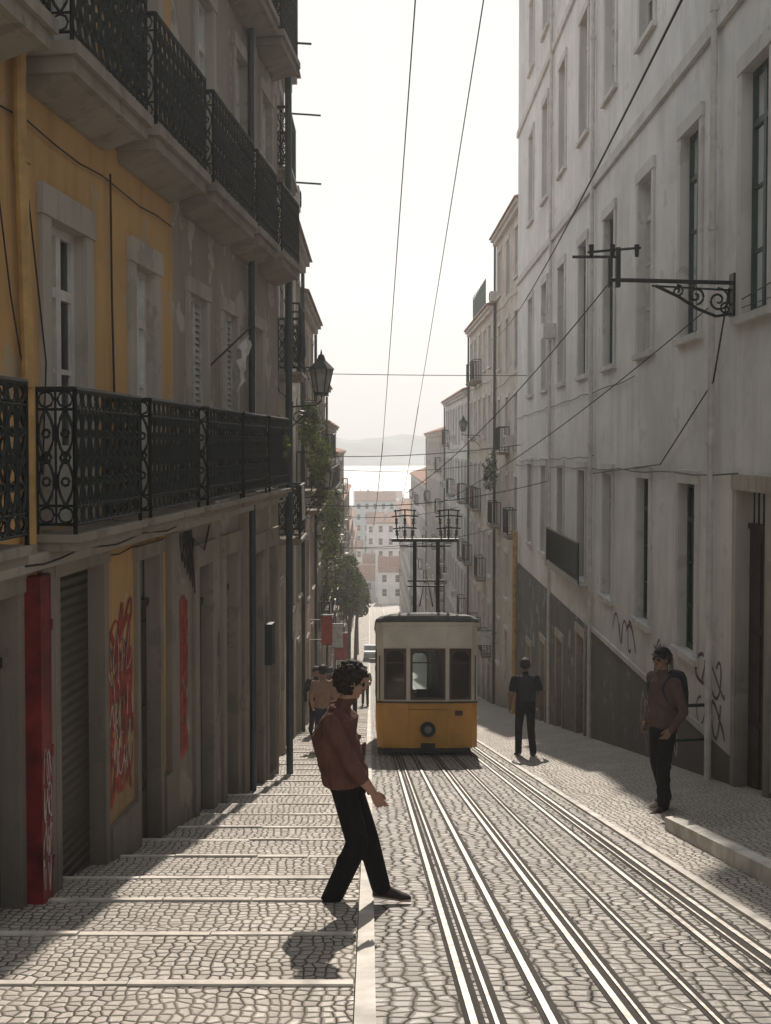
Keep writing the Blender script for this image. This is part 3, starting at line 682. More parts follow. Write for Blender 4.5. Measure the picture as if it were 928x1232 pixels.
# ------------------------------------------------------------ tram
def tram():
    OX,OY=1.17,21.6
    base=lambda a,b,c:Vector((OX+a,OY+b,c-.2*b))
    flat=lambda a,b,c:Vector((OX+a,OY+b,c))
    mb=MB(base)
    Lr=6.2; out=[(-1.01,.30),(-.90,.16),(-.40,.0),(.40,.0),(.90,.16),(1.01,.30),(1.01,Lr-.3),(.90,Lr-.16),(.40,Lr),(-.40,Lr),(-.90,Lr-.16),(-1.01,Lr-.3)]
    zb,zm,zw0,zw1,zt=-6.08,-5.17,-5.10,-4.06,-3.60
    def panel(A,B,win):
        u=Vector((B[0]-A[0],B[1]-A[1],0)); L=u.length; u.normalize(); n=Vector((u.y,-u.x,0))
        mb.fr=lambda s,d,z:base(A[0]+u.x*s+n.x*d,A[1]+u.y*s+n.y*d,z)
        mb.box('lower_body','tr_y',0,L,-.05,0,zb,zm-.002)
        mb.box('moulding','tr_wood',0,L,-.05,.022,zm,zm+.035)
        hs=[(L*a,L*b,zw0,zw1,'w') for a,b in win]
        S=sorted({0,L,*[h[0] for h in hs],*[h[1] for h in hs]}); Z=[zm+.037,zw0,zw1,zt]
        for a,b in zip(S,S[1:]):
            for c,d in zip(Z,Z[1:]):
                if any(h[0]-1e-6<=a and b<=h[1]+1e-6 and c>=h[2]-1e-6 and d<=h[3]+1e-6 for h in hs): continue
                mb.box('upper_body','tr_c',a,b,-.05,0,c,d)
        for h in hs:
            a,b,c,d,_=h; q=.045
            mb.box('window_frames','tr_wood',a,a+q,-.045,.018,c,d); mb.box('window_frames','tr_wood',b-q,b,-.045,.018,c,d)
            mb.box('window_frames','tr_wood',a+q,b-q,-.045,.018,d-q,d); mb.box('window_frames','tr_wood',a+q,b-q,-.045,.018,c,c+q)
            for (x,sx) in ((a+q,1),(b-q,-1)):
                mb.prism('window_frames','tr_wood',[(x,-.04,d-q-.1),(x,.016,d-q-.1),(x,.016,d-q),(x,-.04,d-q)],[(x+sx*.002,-.04,d-q-.1),(x+sx*.002,.016,d-q-.1),(x+sx*.1,.016,d-q),(x+sx*.1,-.04,d-q)])
            mb.poly('windows','glass',[(a+q,-.02,c+q),(b-q,-.02,c+q),(b-q,-.02,d-q),(a+q,-.02,d-q)])
            zz=c+(d-c)*.72; mb.box('window_frames','tr_wood',a+q,b-q,-.03,.0,zz-.012,zz+.012)
    N_=len(out)
    for i in range(N_):
        A=out[i];B=out[(i+1)%N_]
        if i in(1,3,7,9): panel(A,B,[(.04,.93)] if i in(1,7) else [(.07,.96)])
        elif i in(2,8): panel(A,B,[(.06,.94)])
        elif i in(5,11): panel(A,B,[(.02+.196*k,.17+.196*k) for k in range(5)])
        else: panel(A,B,[])
    mb.fr=base
    def sc_(k,z,off=0): return [( (x+(off if x>0 else -off))*k, Lr/2+(y-Lr/2)*(1-(1-k)*.12)+(off if y>Lr/2 else -off), z) for x,y in out]
    mb.prism('roof_fascia','tr_c',sc_(1,zt+.002,.02),sc_(1,zt+.07,.03))
    rp=[(1,.035,.072),(1,.05,.10),(.985,.05,.14),(.9,.05,.20),(.72,.05,.245),(.45,.05,.275),(.1,.05,.285)]
    for (k,o,z),(k2,o2,z2) in zip(rp,rp[1:]): mb.prism('roof','tr_roof',sc_(k,zt+z,o),sc_(k2,zt+z2-.0005,o2))
    for (x,y) in out: mb.tube('corner_posts','tr_c',[(x*.99,y+(.01 if y<3 else -.01),zm+.04),(x*.99,y+(.01 if y<3 else -.01),zt)],.022,8)
    for (x,y) in out: mb.tube('corner_posts_lower','tr_y',[(x*.99,y+(.01 if y<3 else -.01),zb),(x*.99,y+(.01 if y<3 else -.01),zm)],.022,8)
    mb.box('lining','tr_wood',-.38,.38,-.006,-.001,-5.30,-5.29)
    def disc(part,mat,r,y0,y1,z,n=24,x=0):
        lo=[(x+r*math.cos(2*math.pi*i/n),y0,z+r*math.sin(2*math.pi*i/n)) for i in range(n)]; hi=[(p[0],y1,p[2]) for p in lo]; mb.prism(part,mat,lo,hi)
    disc('headlamp_ring','iron',.155,-.07,-.001,-5.70); disc('headlamp','lamp_glass',.075,-.10,-.071,-5.70)
    for i in range(10):
        a=i*.628; disc('headlamp_bolts','under',.014,-.085,-.071,-5.70+.12*math.sin(a),6,.12*math.cos(a))
    mb.box('coupling','iron',-.14,.14,-.1,.0,-6.14,-5.98)
    mb.box('bumper','under',-.86,.86,-.02,.35,-6.17,-6.082)
    mb.box('number_plate','tr_wood',.55,.70,.02,.06,-5.42,-5.32)
    mb.tube('grab_rail','tr_wood',[(-.97,.16,-5.1),(-.97,.16,-4.2)],.014,6); mb.tube('grab_rail','tr_wood',[(.97,.16,-5.1),(.97,.16,-4.2)],.014,6)
    mb.box('floor','tr_wood',-.93,.93,.35,Lr-.35,-6.0,-5.9); mb.box('benches','tr_wood',-.9,-.5,.6,Lr-.6,-5.9,-5.5); mb.box('benches','tr_wood',.5,.9,.6,Lr-.6,-5.9,-5.5)
    mb.box('ceiling','tr_wood',-.93,.93,.35,Lr-.35,zt-.1,zt-.03)
    for yy in (1.6,3.2): 
        mb.box('partition','tr_wood',-.93,-.3,yy,yy+.04,-5.9,zt-.1); mb.box('partition','tr_wood',.3,.93,yy,yy+.04,-5.9,zt-.1)
    mb.box('controller','under',-.2,.15,.5,.75,-5.9,-4.9)
    mb.fr=flat
    def gz(b): return g(OY+b)
    mb.prism('undercarriage','under',[(-.8,.15,gz(.15)+.05),(.8,.15,gz(.15)+.05),(.8,Lr-.1,gz(Lr-.1)+.05),(-.8,Lr-.1,gz(Lr-.1)+.05)],[(-.85,.15,-6.12),(.85,.15,-6.12),(.85,Lr-.1,-6.1-.2*(Lr-.1)),(-.85,Lr-.1,-6.1-.2*(Lr-.1))])
    for b in (1.3,4.9):
        for x in (-.52,.5):
            n=20;r=.16; lo=[(x,b+r*math.cos(2*math.pi*i/n),gz(b)+r+.02+r*math.sin(2*math.pi*i/n)) for i in range(n)]; hi=[(x+.09,p[1],p[2]) for p in lo]; mb.prism('wheels','rust',lo,hi)
    yb=2.6
    for x in (-.16,.36): mb.tube('collector_masts','iron',[(x,yb,-3.85),(x,yb,-2.12)],.045,8)
    for z in (-3.02,-3.14): mb.tube('collector_masts','iron',[(-.32,yb,z),(.5,yb,z)],.022,6)
    mb.tube('collector_masts','iron',[(-.05,yb,-3.6),(.1,yb,-2.85),(.25,yb,-3.6)],.018,6)
    mb.box('collector_crossbar','iron',-.68,.82,yb-.05,yb+.05,-2.14,-2.07)
    mb.tube('collector_crossbar','iron',[(-.5,yb,-2.24),(.64,yb,-2.24)],.015,5)
    for cx in (-.38,.60):
        for dx in (-.19,.0,.19):
            mb.tube('collector_bows','iron',[(cx+dx*.85,yb,-2.07),(cx+dx,yb,-1.8),(cx+dx*1.1,yb,-1.42)],.016,5)
            mb.tube('insulators','tr_roof',[(cx+dx*.9,yb,-2.0),(cx+dx*.93,yb,-1.94),(cx+dx*.95,yb,-1.88)],[.045,.028,.045],8)
            mb.tube('insulators','tr_roof',[(cx+dx,yb,-1.74),(cx+dx,yb,-1.68),(cx+dx,yb,-1.62)],[.04,.024,.04],8)
        for z,w in ((-1.82,.27),(-1.55,.3),(-1.42,.25)): mb.tube('collector_bows','iron',[(cx-w,yb,z-.03),(cx,yb,z),(cx+w,yb,z-.02)],.016,5)
    mb.build('tram',smooth=('wheels',))
tram()

# ------------------------------------------------------------ people
def e_sphere(bm,c,r,rot=None,sub=2):
    m=Matrix.Translation(c)@(rot.to_4x4() if rot else Matrix.Identity(4))@Matrix.Diagonal((r[0],r[1],r[2],1))
    bmesh.ops.create_icosphere(bm,subdivisions=sub,radius=1,matrix=m)
def capsule(bm,a,b,ra,rb):
    a=Vector(a);b=Vector(b); d=b-a; L=d.length
    if L>1e-5:
        q=d.to_track_quat('Z','Y').to_matrix().to_4x4()
        bmesh.ops.create_cone(bm,cap_ends=True,segments=16,radius1=ra,radius2=rb,depth=L,matrix=Matrix.Translation((a+b)/2)@q)
    e_sphere(bm,a,(ra,)*3); e_sphere(bm,b,(rb,)*3)
def loft(bm,st,n=22):
    rings=[]
    for c,w,d in st:
        rings.append([bm.verts.new(c+w*math.cos(2*math.pi*i/n)+d*math.sin(2*math.pi*i/n)) for i in range(n)])
    for A,B in zip(rings,rings[1:]):
        for i in range(n): bm.faces.new((A[i],A[(i+1)%n],B[(i+1)%n],B[i]))
    bm.faces.new(rings[0][::-1]); bm.faces.new(rings[-1])
def remesh(bm,vox,smooth=3,fac=.5):
    bmesh.ops.recalc_face_normals(bm,faces=bm.faces)
    me=bpy.data.meshes.new('tmp'); bm.to_mesh(me); bm.free()
    o=bpy.data.objects.new('tmp',me); COL.objects.link(o)
    r=o.modifiers.new('r','REMESH'); r.mode='VOXEL'; r.voxel_size=vox
    if smooth:
        s=o.modifiers.new('s','SMOOTH'); s.iterations=smooth; s.factor=fac
    dg=bpy.context.evaluated_depsgraph_get(); dg.update()
    out=bpy.data.meshes.new_from_object(o.evaluated_get(dg))
    bpy.data.objects.remove(o)
    out.materials.clear()
    for p in out.polygons: p.use_smooth=True
    return out
def addpart(name,me,mats,parent,idx=None):
    for m in mats: me.materials.append(M[m])
    if idx: me.polygons.foreach_set('material_index',idx)
    o=bpy.data.objects.new(name,me); COL.objects.link(o); o.parent=parent; return o
def person(name,loc,yaw,J,shirt,pants,skin='skin',scale=1.0,headyaw=0,headpitch=0,vox=.009,hair='curly',shades=False,sleeve='long',loose=1.0,cap=False,pack=False,hands=True,wide=1.0,folds=False):
    loc=Vector(loc); F=Vector((math.cos(yaw),math.sin(yaw),0)); Sd=Vector((-math.sin(yaw),math.cos(yaw),0)); Z=Vector((0,0,1))
    W=lambda p:loc+(F*p[0]+Sd*p[1]+Z*p[2])*scale
    k=scale
    e=bpy.data.objects.new(name,None); COL.objects.link(e)
    J={a:W(b) for a,b in J.items()}
    P,C,Nk=J['pelvis'],J['chest'],J['neck']
    ax=(Nk-P).normalized()
    sv=(J['shL']-J['shR']); sv=(sv-ax*sv.dot(ax)).normalized(); fv=sv.cross(ax).normalized()
    hv=(J['hipL']-J['hipR']); hv=(hv-ax*hv.dot(ax)).normalized(); hf=hv.cross(ax).normalized()
    bm=bmesh.new(); seg=[]
    lo=loose
    loft(bm,[(P-ax*.11*k,hv*.125*k,hf*.085*k),(P-ax*.06*k,hv*.165*k,hf*.115*k),(P+ax*.02*k,hv*.168*k,hf*.118*k),(P+ax*.10*k,hv*.15*k,hf*.105*k)])
    hem=P-ax*.03*k
    loft(bm,[(hem,hv*.178*k,hf*.128*lo*k),(hem+ax*.03*k,hv*.186*k,hf*.135*lo*k),(hem+ax*.10*k,hv*.182*k,hf*.137*lo*k),(P.lerp(C,.45),sv*.168*k,fv*.130*lo*k),(P.lerp(C,.8),sv*.182*k,fv*.135*lo*k),(C,sv*.187*k,fv*.130*lo*k),
             (Nk-ax*.09*k,sv*.175*k,fv*.108*lo*k),(Nk-ax*.04*k,sv*.12*k,fv*.085*k),(Nk+ax*.0*k,sv*.065*k,fv*.062*k)])
    if folds:
        rq=random.Random(4)
        for i in range(9):
            t=rq.uniform(.0,.75); a=rq.uniform(0,6.28); c0=hem.lerp(C,t)
            rad=lambda an:sv*.178*k*math.cos(an)+fv*.132*lo*k*math.sin(an)
            da=rq.uniform(.5,1.1); dz=rq.uniform(-.06,.06)*k; pr=None
            for j in range(5):
                q=c0+rad(a+da*j/4)+ax*dz*j
                if pr is not None: capsule(bm,pr,q,.013*k,.013*k)
                pr=q
    seg.append((hem+ax*.03*k,Nk-ax*.06*k,.15*k,.13*k,0)); 
    H=J['head']
    capsule(bm,Nk-ax*.05*k,H-Z*.05*k,.058*k,.054*k); seg.append((Nk+(H-Nk)*.25,H,.05*k,.05*k,2))
    for s_ in 'LR':
        a,b,c=J['sh'+s_],J['el'+s_],J['wr'+s_]
        capsule(bm,a,b,.066*k,.054*k); capsule(bm,C+(a-C)*.6,a,.085*k,.067*k)
        if sleeve=='long':
            m_=b.lerp(c,.42); capsule(bm,b,m_,.055*k,.052*k); capsule(bm,m_,b.lerp(c,.6),.040*k,.040*k); capsule(bm,b.lerp(c,.6),c,.040*k,.027*k)
            seg.append((a,b,.06*k,.05*k,0)); seg.append((b,m_,.056*k,.052*k,0)); seg.append((m_.lerp(c,.12),c,.040*k,.028*k,2))
        elif sleeve=='full':
            capsule(bm,b,c,.052*k,.040*k); seg.append((a,b,.06*k,.05*k,0)); seg.append((b,c,.05*k,.04*k,0))
        else:
            m_=a.lerp(b,.6); capsule(bm,a,m_,.070*k,.068*k); capsule(bm,b,c,.043*k,.027*k)
            seg.append((a,m_,.07*k,.066*k,0)); seg.append((m_.lerp(b,.2),b,.046*k,.045*k,2)); seg.append((b,c,.043*k,.028*k,2))
        h,kn,an=J['hip'+s_],J['kn'+s_],J['an'+s_]
        capsule(bm,h,kn,.093*k,.070*k*wide); capsule(bm,kn,an,.070*k*wide,.062*k*wide)
        cal=kn.lerp(an,.35)-F*.012*k; e_sphere(bm,cal,(.066*k*wide,.066*k*wide,.09*k))
        if folds:
            for t,dx in ((.62,.5),(.74,-.5),(.86,.5),(.95,-.4)):
                q=kn.lerp(an,t); w_=.062*k*wide; capsule(bm,q+F*w_*dx-Sd*w_*.6-Z*.01,q+F*w_*dx+Sd*w_*.5+Z*.02,.026*k,.024*k)
            for t in (-.12,.06): q=kn.lerp(an,t) if t>0 else kn.lerp(h,-t); capsule(bm,q-F*.05*k-Sd*.04*k,q-F*.05*k+Sd*.04*k+Z*.02,.026*k,.026*k)
        seg.append((h,kn,.09*k,.064*k,1)); seg.append((kn,an,.064*k,.062*k,1))
        td=(J['toe'+s_]-an)
        fdir=td.normalized(); side=fdir.cross(Z).normalized(); up=side.cross(fdir).normalized()
        if up.z<0: up=-up
        heel=an-fdir*.055*k-up*.045*k
        st=[]; LL=.285*k
        for t,w,hh in ((0,.022,.025),(.06,.034,.045),(.3,.038,.055),(.55,.044,.042),(.75,.048,.032),(.92,.036,.026),(1,.018,.018)):
            st.append((heel+fdir*LL*t+up*(hh-.045)*k,side*w*k,up*hh*k))
        loft(bm,st,16)
        seg.append((heel+fdir*.03*k,heel+fdir*LL*.95,.042*k,.036*k,3))
        J['sole'+s_]=(heel-up*.045*k,up)
    seg.append((P-ax*.05*k,P-ax*.04*k,.15*k,.15*k,1))
    me=remesh(bm,vox,3,.45)
    soles=[J['soleL'],J['soleR']]; idx=[]
    arms=[J['wrL'],J['wrR'],J['elL'],J['elR']]
    for p in me.polygons:
        c=p.center; best=1e9;bi=0
        for a,b,ra,rb,mi in seg:
            d=b-a; t=max(0,min(1,(c-a).dot(d)/max(d.length_squared,1e-9))); q=(c-(a+d*t)).length-(ra+(rb-ra)*t)
            if q<best: best=q;bi=mi
        hh=(c-hem).dot(ax)
        if bi==0 and hh<0 and min((c-q).length for q in arms)>.12*k: bi=1
        if bi==1 and hh>.0: bi=0
        if bi==3:
            for o_,u_ in soles:
                if (c-o_).length<.36*k and (c-o_).dot(u_)<.026*k: bi=4
        idx.append(bi)
    addpart('body',me,[shirt,pants,skin,'shoe','sole'],e,idx)
    hy=yaw+headyaw
    hF=Vector((math.cos(hy)*math.cos(headpitch),math.sin(hy)*math.cos(headpitch),math.sin(headpitch))); hS=Vector((-math.sin(hy),math.cos(hy),0)); hZ=hF.cross(hS).normalized()
    rot=Matrix((hF,hS,hZ)).transposed()
    Q=lambda f_,s_,z_:H+(hF*f_+hS*s_+hZ*z_)*k
    bm=bmesh.new()
    e_sphere(bm,Q(-.008,0,.030),(.096*k,.074*k,.086*k),rot,3)
    e_sphere(bm,Q(.022,0,-.03),(.066*k,.060*k,.076*k),rot,3)
    e_sphere(bm,Q(.048,0,-.088),(.032*k,.034*k,.026*k),rot)
    e_sphere(bm,Q(.076,0,.026),(.014*k,.046*k,.012*k),rot)
    capsule(bm,Q(.086,0,.012),Q(.108,0,-.022),.010*k,.014*k); e_sphere(bm,Q(.098,.010,-.028),(.012*k,.009*k,.008*k),rot); e_sphere(bm,Q(.098,-.010,-.028),(.012*k,.009*k,.008*k),rot)
    e_sphere(bm,Q(.086,0,-.056),(.012*k,.024*k,.007*k),rot); e_sphere(bm,Q(.084,0,-.067),(.012*k,.020*k,.007*k),rot)
    for s_ in (1,-1):
        e_sphere(bm,Q(.0,s_*.074,-.005),(.020*k,.009*k,.032*k),rot); e_sphere(bm,Q(.060,s_*.038,-.02),(.026*k,.022*k,.022*k),rot)
        e_sphere(bm,Q(.06,s_*.033,.01),(.02*k,.018*k,.012*k),rot)
    me=remesh(bm,.0045*k if vox<.012 else .009,3,.5); idx=[]
    for p in me.polygons:
        q=p.center-H; f_,s_,z_=q.dot(hF)/k,q.dot(hS)/k,q.dot(hZ)/k
        idx.append(1 if (f_>.084 and abs(s_)<.026 and -.073<z_<-.05) else 0)
    addpart('head',me,[skin,'lips'],e,idx)
    bm=bmesh.new()
    for s_ in (1,-1): e_sphere(bm,Q(.078,s_*.032,.006),(.010*k,.013*k,.009*k),rot)
    me=bpy.data.meshes.new('eyes'); bm.to_mesh(me); bm.free(); addpart('eyes',me,['shades'],e)
    rr=random.Random(len(name)*7+3)
    bm=bmesh.new()
    if hair=='curly' : n,rad,off,bott=700,(.007,.017),1.17,-.10
    elif hair=='short': n,rad,off,bott=150,(.016,.02),1.02,-.05
    else: n,rad,off,bott=240,(.016,.026),1.08,-.12
    e_sphere(bm,Q(-.022,0,.040),(.104*k if hair=='curly' else .1*k,.086*k if hair=='curly' else .082*k,.095*k),rot,3)
    if hair=='curly': e_sphere(bm,Q(-.045,0,-.01),(.065*k,.076*k,.08*k),rot,3)
    cnt=0
    while cnt<n:
        th=rr.uniform(0,6.283); zz=rr.uniform(-1,1); rxy=math.sqrt(1-zz*zz)
        f_=-.014+.098*off*rxy*math.cos(th); s_=.080*off*rxy*math.sin(th); z_=.028+.096*off*zz
        if z_<bott: continue
        if f_>.035 and z_<.062: continue
        if f_>.0 and z_<.02: continue
        if cap and z_>.05: cnt+=1; continue
        j=lambda:rr.uniform(-.009,.012)
        r_=rr.uniform(*rad)*k; e_sphere(bm,Q(f_+j(),s_+j(),z_+j()),(r_,r_,r_),None,1); cnt+=1
    me=remesh(bm,.0045*k if vox<.012 else .012,1,.2); addpart('hair',me,['hair'],e)
    if cap:
        bm=bmesh.new(); e_sphere(bm,Q(-.01,0,.055),(.106*k,.088*k,.078*k),rot,3); e_sphere(bm,Q(.09,0,.055),(.055*k,.062*k,.008*k),rot,2)
        me=remesh(bm,.006,2); addpart('cap',me,['blackt'],e)
    if shades:
        bm=bmesh.new()
        for s_ in (1,-1):
            e_sphere(bm,Q(.084,s_*.034,.004),(.008*k,.027*k,.018*k),rot); capsule(bm,Q(.080,s_*.058,.010),Q(.0,s_*.078,.010),.003*k,.003*k)
        capsule(bm,Q(.094,-.012,.01),Q(.094,.012,.01),.003*k,.003*k)
        me=remesh(bm,.003 if vox<.012 else .007,1); addpart('sunglasses',me,['shades'],e)
    if hands:
        for s_ in 'LR':
            el,wr=J['el'+s_],J['wr'+s_]; d=(wr-el).normalized()
            if 'hd'+s_ in J: d=(J['hd'+s_]-wr).normalized()
            inward=(J['sh'+('R' if s_=='L' else 'L')]-J['sh'+s_]); inward=(inward-d*inward.dot(d)).normalized()
            thumb=(F-d*F.dot(d)-inward*F.dot(inward)).normalized()
            bm=bmesh.new()
            T=lambda a,b,c:wr+(d*a+thumb*b+inward*c)*k
            pst=[]
            for t,w,hh in ((-.03,.026,.022),(.0,.026,.019),(.035,.036,.016),(.07,.041,.014),(.095,.040,.012)): pst.append((T(t,0,.0),thumb*w*k,inward*hh*k))
            loft(bm,pst,16)
            for i,(b_,ln) in enumerate(((.030,.070),(.010,.078),(-.011,.073),(-.030,.058))):
                a_=.28+.12*i; pp=T(.085,b_,0); L_=ln*k; cur=a_
                for jn,fr_ in enumerate((.45,.32,.23)):
                    dd=(d*math.cos(a_)+inward*math.sin(a_)+thumb*(b_*1.2)).normalized(); q=pp+dd*L_*fr_
                    capsule(bm,pp,q,(.0095-.0011*jn)*k,(.0088-.0012*jn)*k); pp=q; a_+=cur*.9
            p1=T(.015,.022,.004);p2=T(.045,.038,.018);p3=T(.072,.041,.028);p4=T(.094,.038,.038)
            capsule(bm,p1,p2,.015*k,.012*k); capsule(bm,p2,p3,.0115*k,.010*k); capsule(bm,p3,p4,.010*k,.008*k)
            me=remesh(bm,.003*k if vox<.012 else .007,2,.4); addpart('hand_'+('left' if s_=='L' else 'right'),me,[skin],e)
    if pack:
        bm=bmesh.new(); bk=-fv if fv.dot(F)>0 else fv
        cc=P.lerp(Nk,.62)+bk*.19*k
        loft(bm,[(cc-ax*.24*k,sv*.13*k,bk*.05*k),(cc-ax*.2*k,sv*.15*k,bk*.09*k),(cc,sv*.15*k,bk*.10*k),(cc+ax*.16*k,sv*.13*k,bk*.08*k),(cc+ax*.22*k,sv*.09*k,bk*.05*k)])
        for q in (1,-1):
            pts=[cc+sv*q*.1*k+ax*.18*k-bk*.03*k,Nk+sv*q*.10*k-ax*.01*k,Nk+sv*q*.12*k-ax*.12*k-bk*.12*k,cc+sv*q*.15*k-bk*.27*k-ax*.05*k,cc+sv*q*.16*k-bk*.1*k-ax*.2*k]
            for a,b in zip(pts,pts[1:]): capsule(bm,a,b,.014*k,.014*k)
        me=remesh(bm,.008,2); addpart('backpack',me,['packm'],e)
    return e
J1=dict(pelvis=(-.055,0,.93),chest=(-.135,0,1.25),neck=(-.10,0,1.455),head=(-.010,0,1.615),
 shL=(-.11,.175,1.385),shR=(-.15,-.175,1.375),elR=(-.01,-.24,1.09),wrR=(.14,-.225,.89),hdR=(.20,-.21,.79),elL=(-.16,.24,1.12),wrL=(-.05,.26,.88),
 hipL=(-.04,.085,.90),hipR=(-.07,-.085,.90),knL=(.10,.10,.49),anL=(.205,.15,.085),toeL=(.43,.13,.065),
 knR=(.03,-.11,.50),anR=(-.165,-.13,.09),toeR=(.08,-.16,.045))
person('walking_man',(-.12,7.62,g(7.62)+.012),math.radians(2),J1,'shirt','pants','skin',1.0,headyaw=math.radians(6),headpitch=-.2,vox=.008,hair='curly',shades=True,sleeve='long',loose=1.25,wide=1.15,folds=True)
J2=dict(pelvis=(0,0,.95),chest=(.0,0,1.28),neck=(.0,0,1.49),head=(.03,0,1.655),shL=(0,.19,1.42),shR=(0,-.19,1.42),elR=(-.07,-.25,1.12),wrR=(.05,-.22,.92),elL=(-.06,.26,1.12),wrL=(.08,.22,.93),
 hipL=(0,.09,.92),hipR=(0,-.09,.92),knL=(.08,.10,.50),anL=(.08,.11,.085),toeL=(.30,.14,.05),knR=(-.0,-.10,.49),anR=(-.14,-.11,.085),toeR=(.07,-.13,.05))
person('standing_man',(3.42,12.5,g(12.5)+.10),math.radians(205),J2,'pinkj','pants','skin2',1.06,headyaw=.15,vox=.010,hair='short',shades=True,sleeve='full',loose=1.15,cap=True,pack=True,wide=1.08,folds=True)
J3=dict(pelvis=(0,0,.95),chest=(.02,0,1.28),neck=(.03,0,1.49),head=(.06,0,1.655),shL=(.02,.195,1.42),shR=(.02,-.195,1.42),elR=(-.03,-.27,1.14),wrR=(.10,-.27,.93),elL=(.0,.27,1.13),wrL=(.05,.28,.90),
 hipL=(0,.09,.92),hipR=(0,-.09,.92),knL=(.14,.10,.50),anL=(.10,.11,.06),toeL=(.32,.13,.03),knR=(.0,-.10,.50),anR=(-.18,-.11,.13),toeR=(.02,-.12,.12))
person('walking_man',(3.05,21.0,g(21)+.03),math.radians(92),J3,'blackt','pants','skin2',1.08,vox=.0125,hair='short',sleeve='short',loose=1.1,pack=True)
far=[(-.95,22,100,'pale_s','navy',1.0,'short'),(-1.35,27,-80,'blackt','pants',1.0,'long'),(-.55,33,95,'navy','pants',.97,'long'),(-1.25,34,95,'shirt','navy',1.0,'short'),(-.2,48,-90,'pale_s','pants',1,'short'),(-.9,40,-85,'blackt','pants',1,'long'),(.6,62,-85,'navy','pants',1,'short'),(-1.0,52,90,'redc','pants',1,'short')]
for i,(x,y,a,s1,s2,k_,hr) in enumerate(far):
    person('pedestrian',(x,y,g(y)+.06),math.radians(a),J3 if i%2 else J2,s1,s2,'skin',k_,vox=.02,hair=hr,sleeve='short' if i%2==0 else 'full',hands=(y<35))

# ------------------------------------------------------------ plants
def foliage(name,clumps,n,size=.07,mats=('leaf','leafd'),trunk=None,seed=1):
    rr=random.Random(seed); mb=MB()
    for (c,r,w) in clumps:
        for i in range(int(n*w)):
            while True:
                p=Vector((rr.uniform(-1,1),rr.uniform(-1,1),rr.uniform(-1,1)))
                if p.length<=1: break
            q=Vector(c)+Vector((p.x*r[0],p.y*r[1],p.z*r[2]))
            if noise.noise(q*1.7)<-.12: continue
            a=Vector((rr.gauss(0,1),rr.gauss(0,1),rr.gauss(0,1))).normalized(); b=a.orthogonal().normalized(); s=size*rr.uniform(.6,1.3)
            m=mats[0] if noise.noise(q*2.3+Vector((5,5,5)))>-.05 else mats[1]
            mb.poly('leaves_'+m,m,[tuple(q-a*s),tuple(q+b*s*.5),tuple(q+a*s),tuple(q-b*s*.5)])
    if trunk:
        for t in trunk: mb.tube('trunk','bark',t[0],t[1],7)
    return mb.build(name,recalc=False)
foliage('hanging_plant',[((-1.32,15.9,.0),(.15,.4,.45),1),((-1.36,16.2,-.6),(.12,.3,.4),.5)],600,.045,seed=2)
foliage('hanging_plant',[((-1.40,25,.4),(.25,.8,.6),1),((-1.25,26.5,-.1),(.35,.9,.8),1)],900,.06,seed=3)
foliage('climbing_plant',[((-1.45,31,-.8),(.3,1.2,1.0),1),((-1.4,36,-2.6),(.4,1.5,1.3),1),((-1.45,41,-4.5),(.4,2,1.4),1),((-1.5,47,-3.0),(.4,1.6,1.2),1)],1000,.08,seed=4)
foliage('street_tree',[((-1.15,60,-7.4),(.7,1.3,1.4),1),((-1.1,63,-8.8),(.6,1.3,1.2),1),((-1.5,58,-8.2),(.5,1.0,1.1),.7)],1300,.12,seed=5,trunk=[([(-1.2,60.5,g(60.5)-.1),(-1.15,60.5,-10.5),(-1.1,60.4,-8)],[.14,.10,.05]),([(-1.15,60.5,-10.5),(-.9,62,-8.8)],[.07,.03]),([(-1.15,60.5,-10.3),(-1.5,58.5,-8.4)],[.06,.03])])
foliage('street_tree',[((-1.1,80,-10.8),(.9,1.6,1.7),1),((-.7,84,-12),(.8,1.6,1.3),1)],1200,.15,seed=6,trunk=[([(-1.1,81,g(81)-.1),(-1.05,81,-14),(-.9,81,-11)],[.16,.11,.05]),([(-1.05,81,-14),(-.7,83.5,-12)],[.07,.03])])
foliage('street_tree',[((-1.2,105,-14.3),(1.1,1.8,1.8),1)],900,.18,seed=7,trunk=[([(-1.2,105,g(105)-.1),(-1.2,105,-15)],[.16,.06])])
foliage('hanging_plant',[((4.9,44,-1),(.3,.9,.9),1)],500,.08,seed=8)

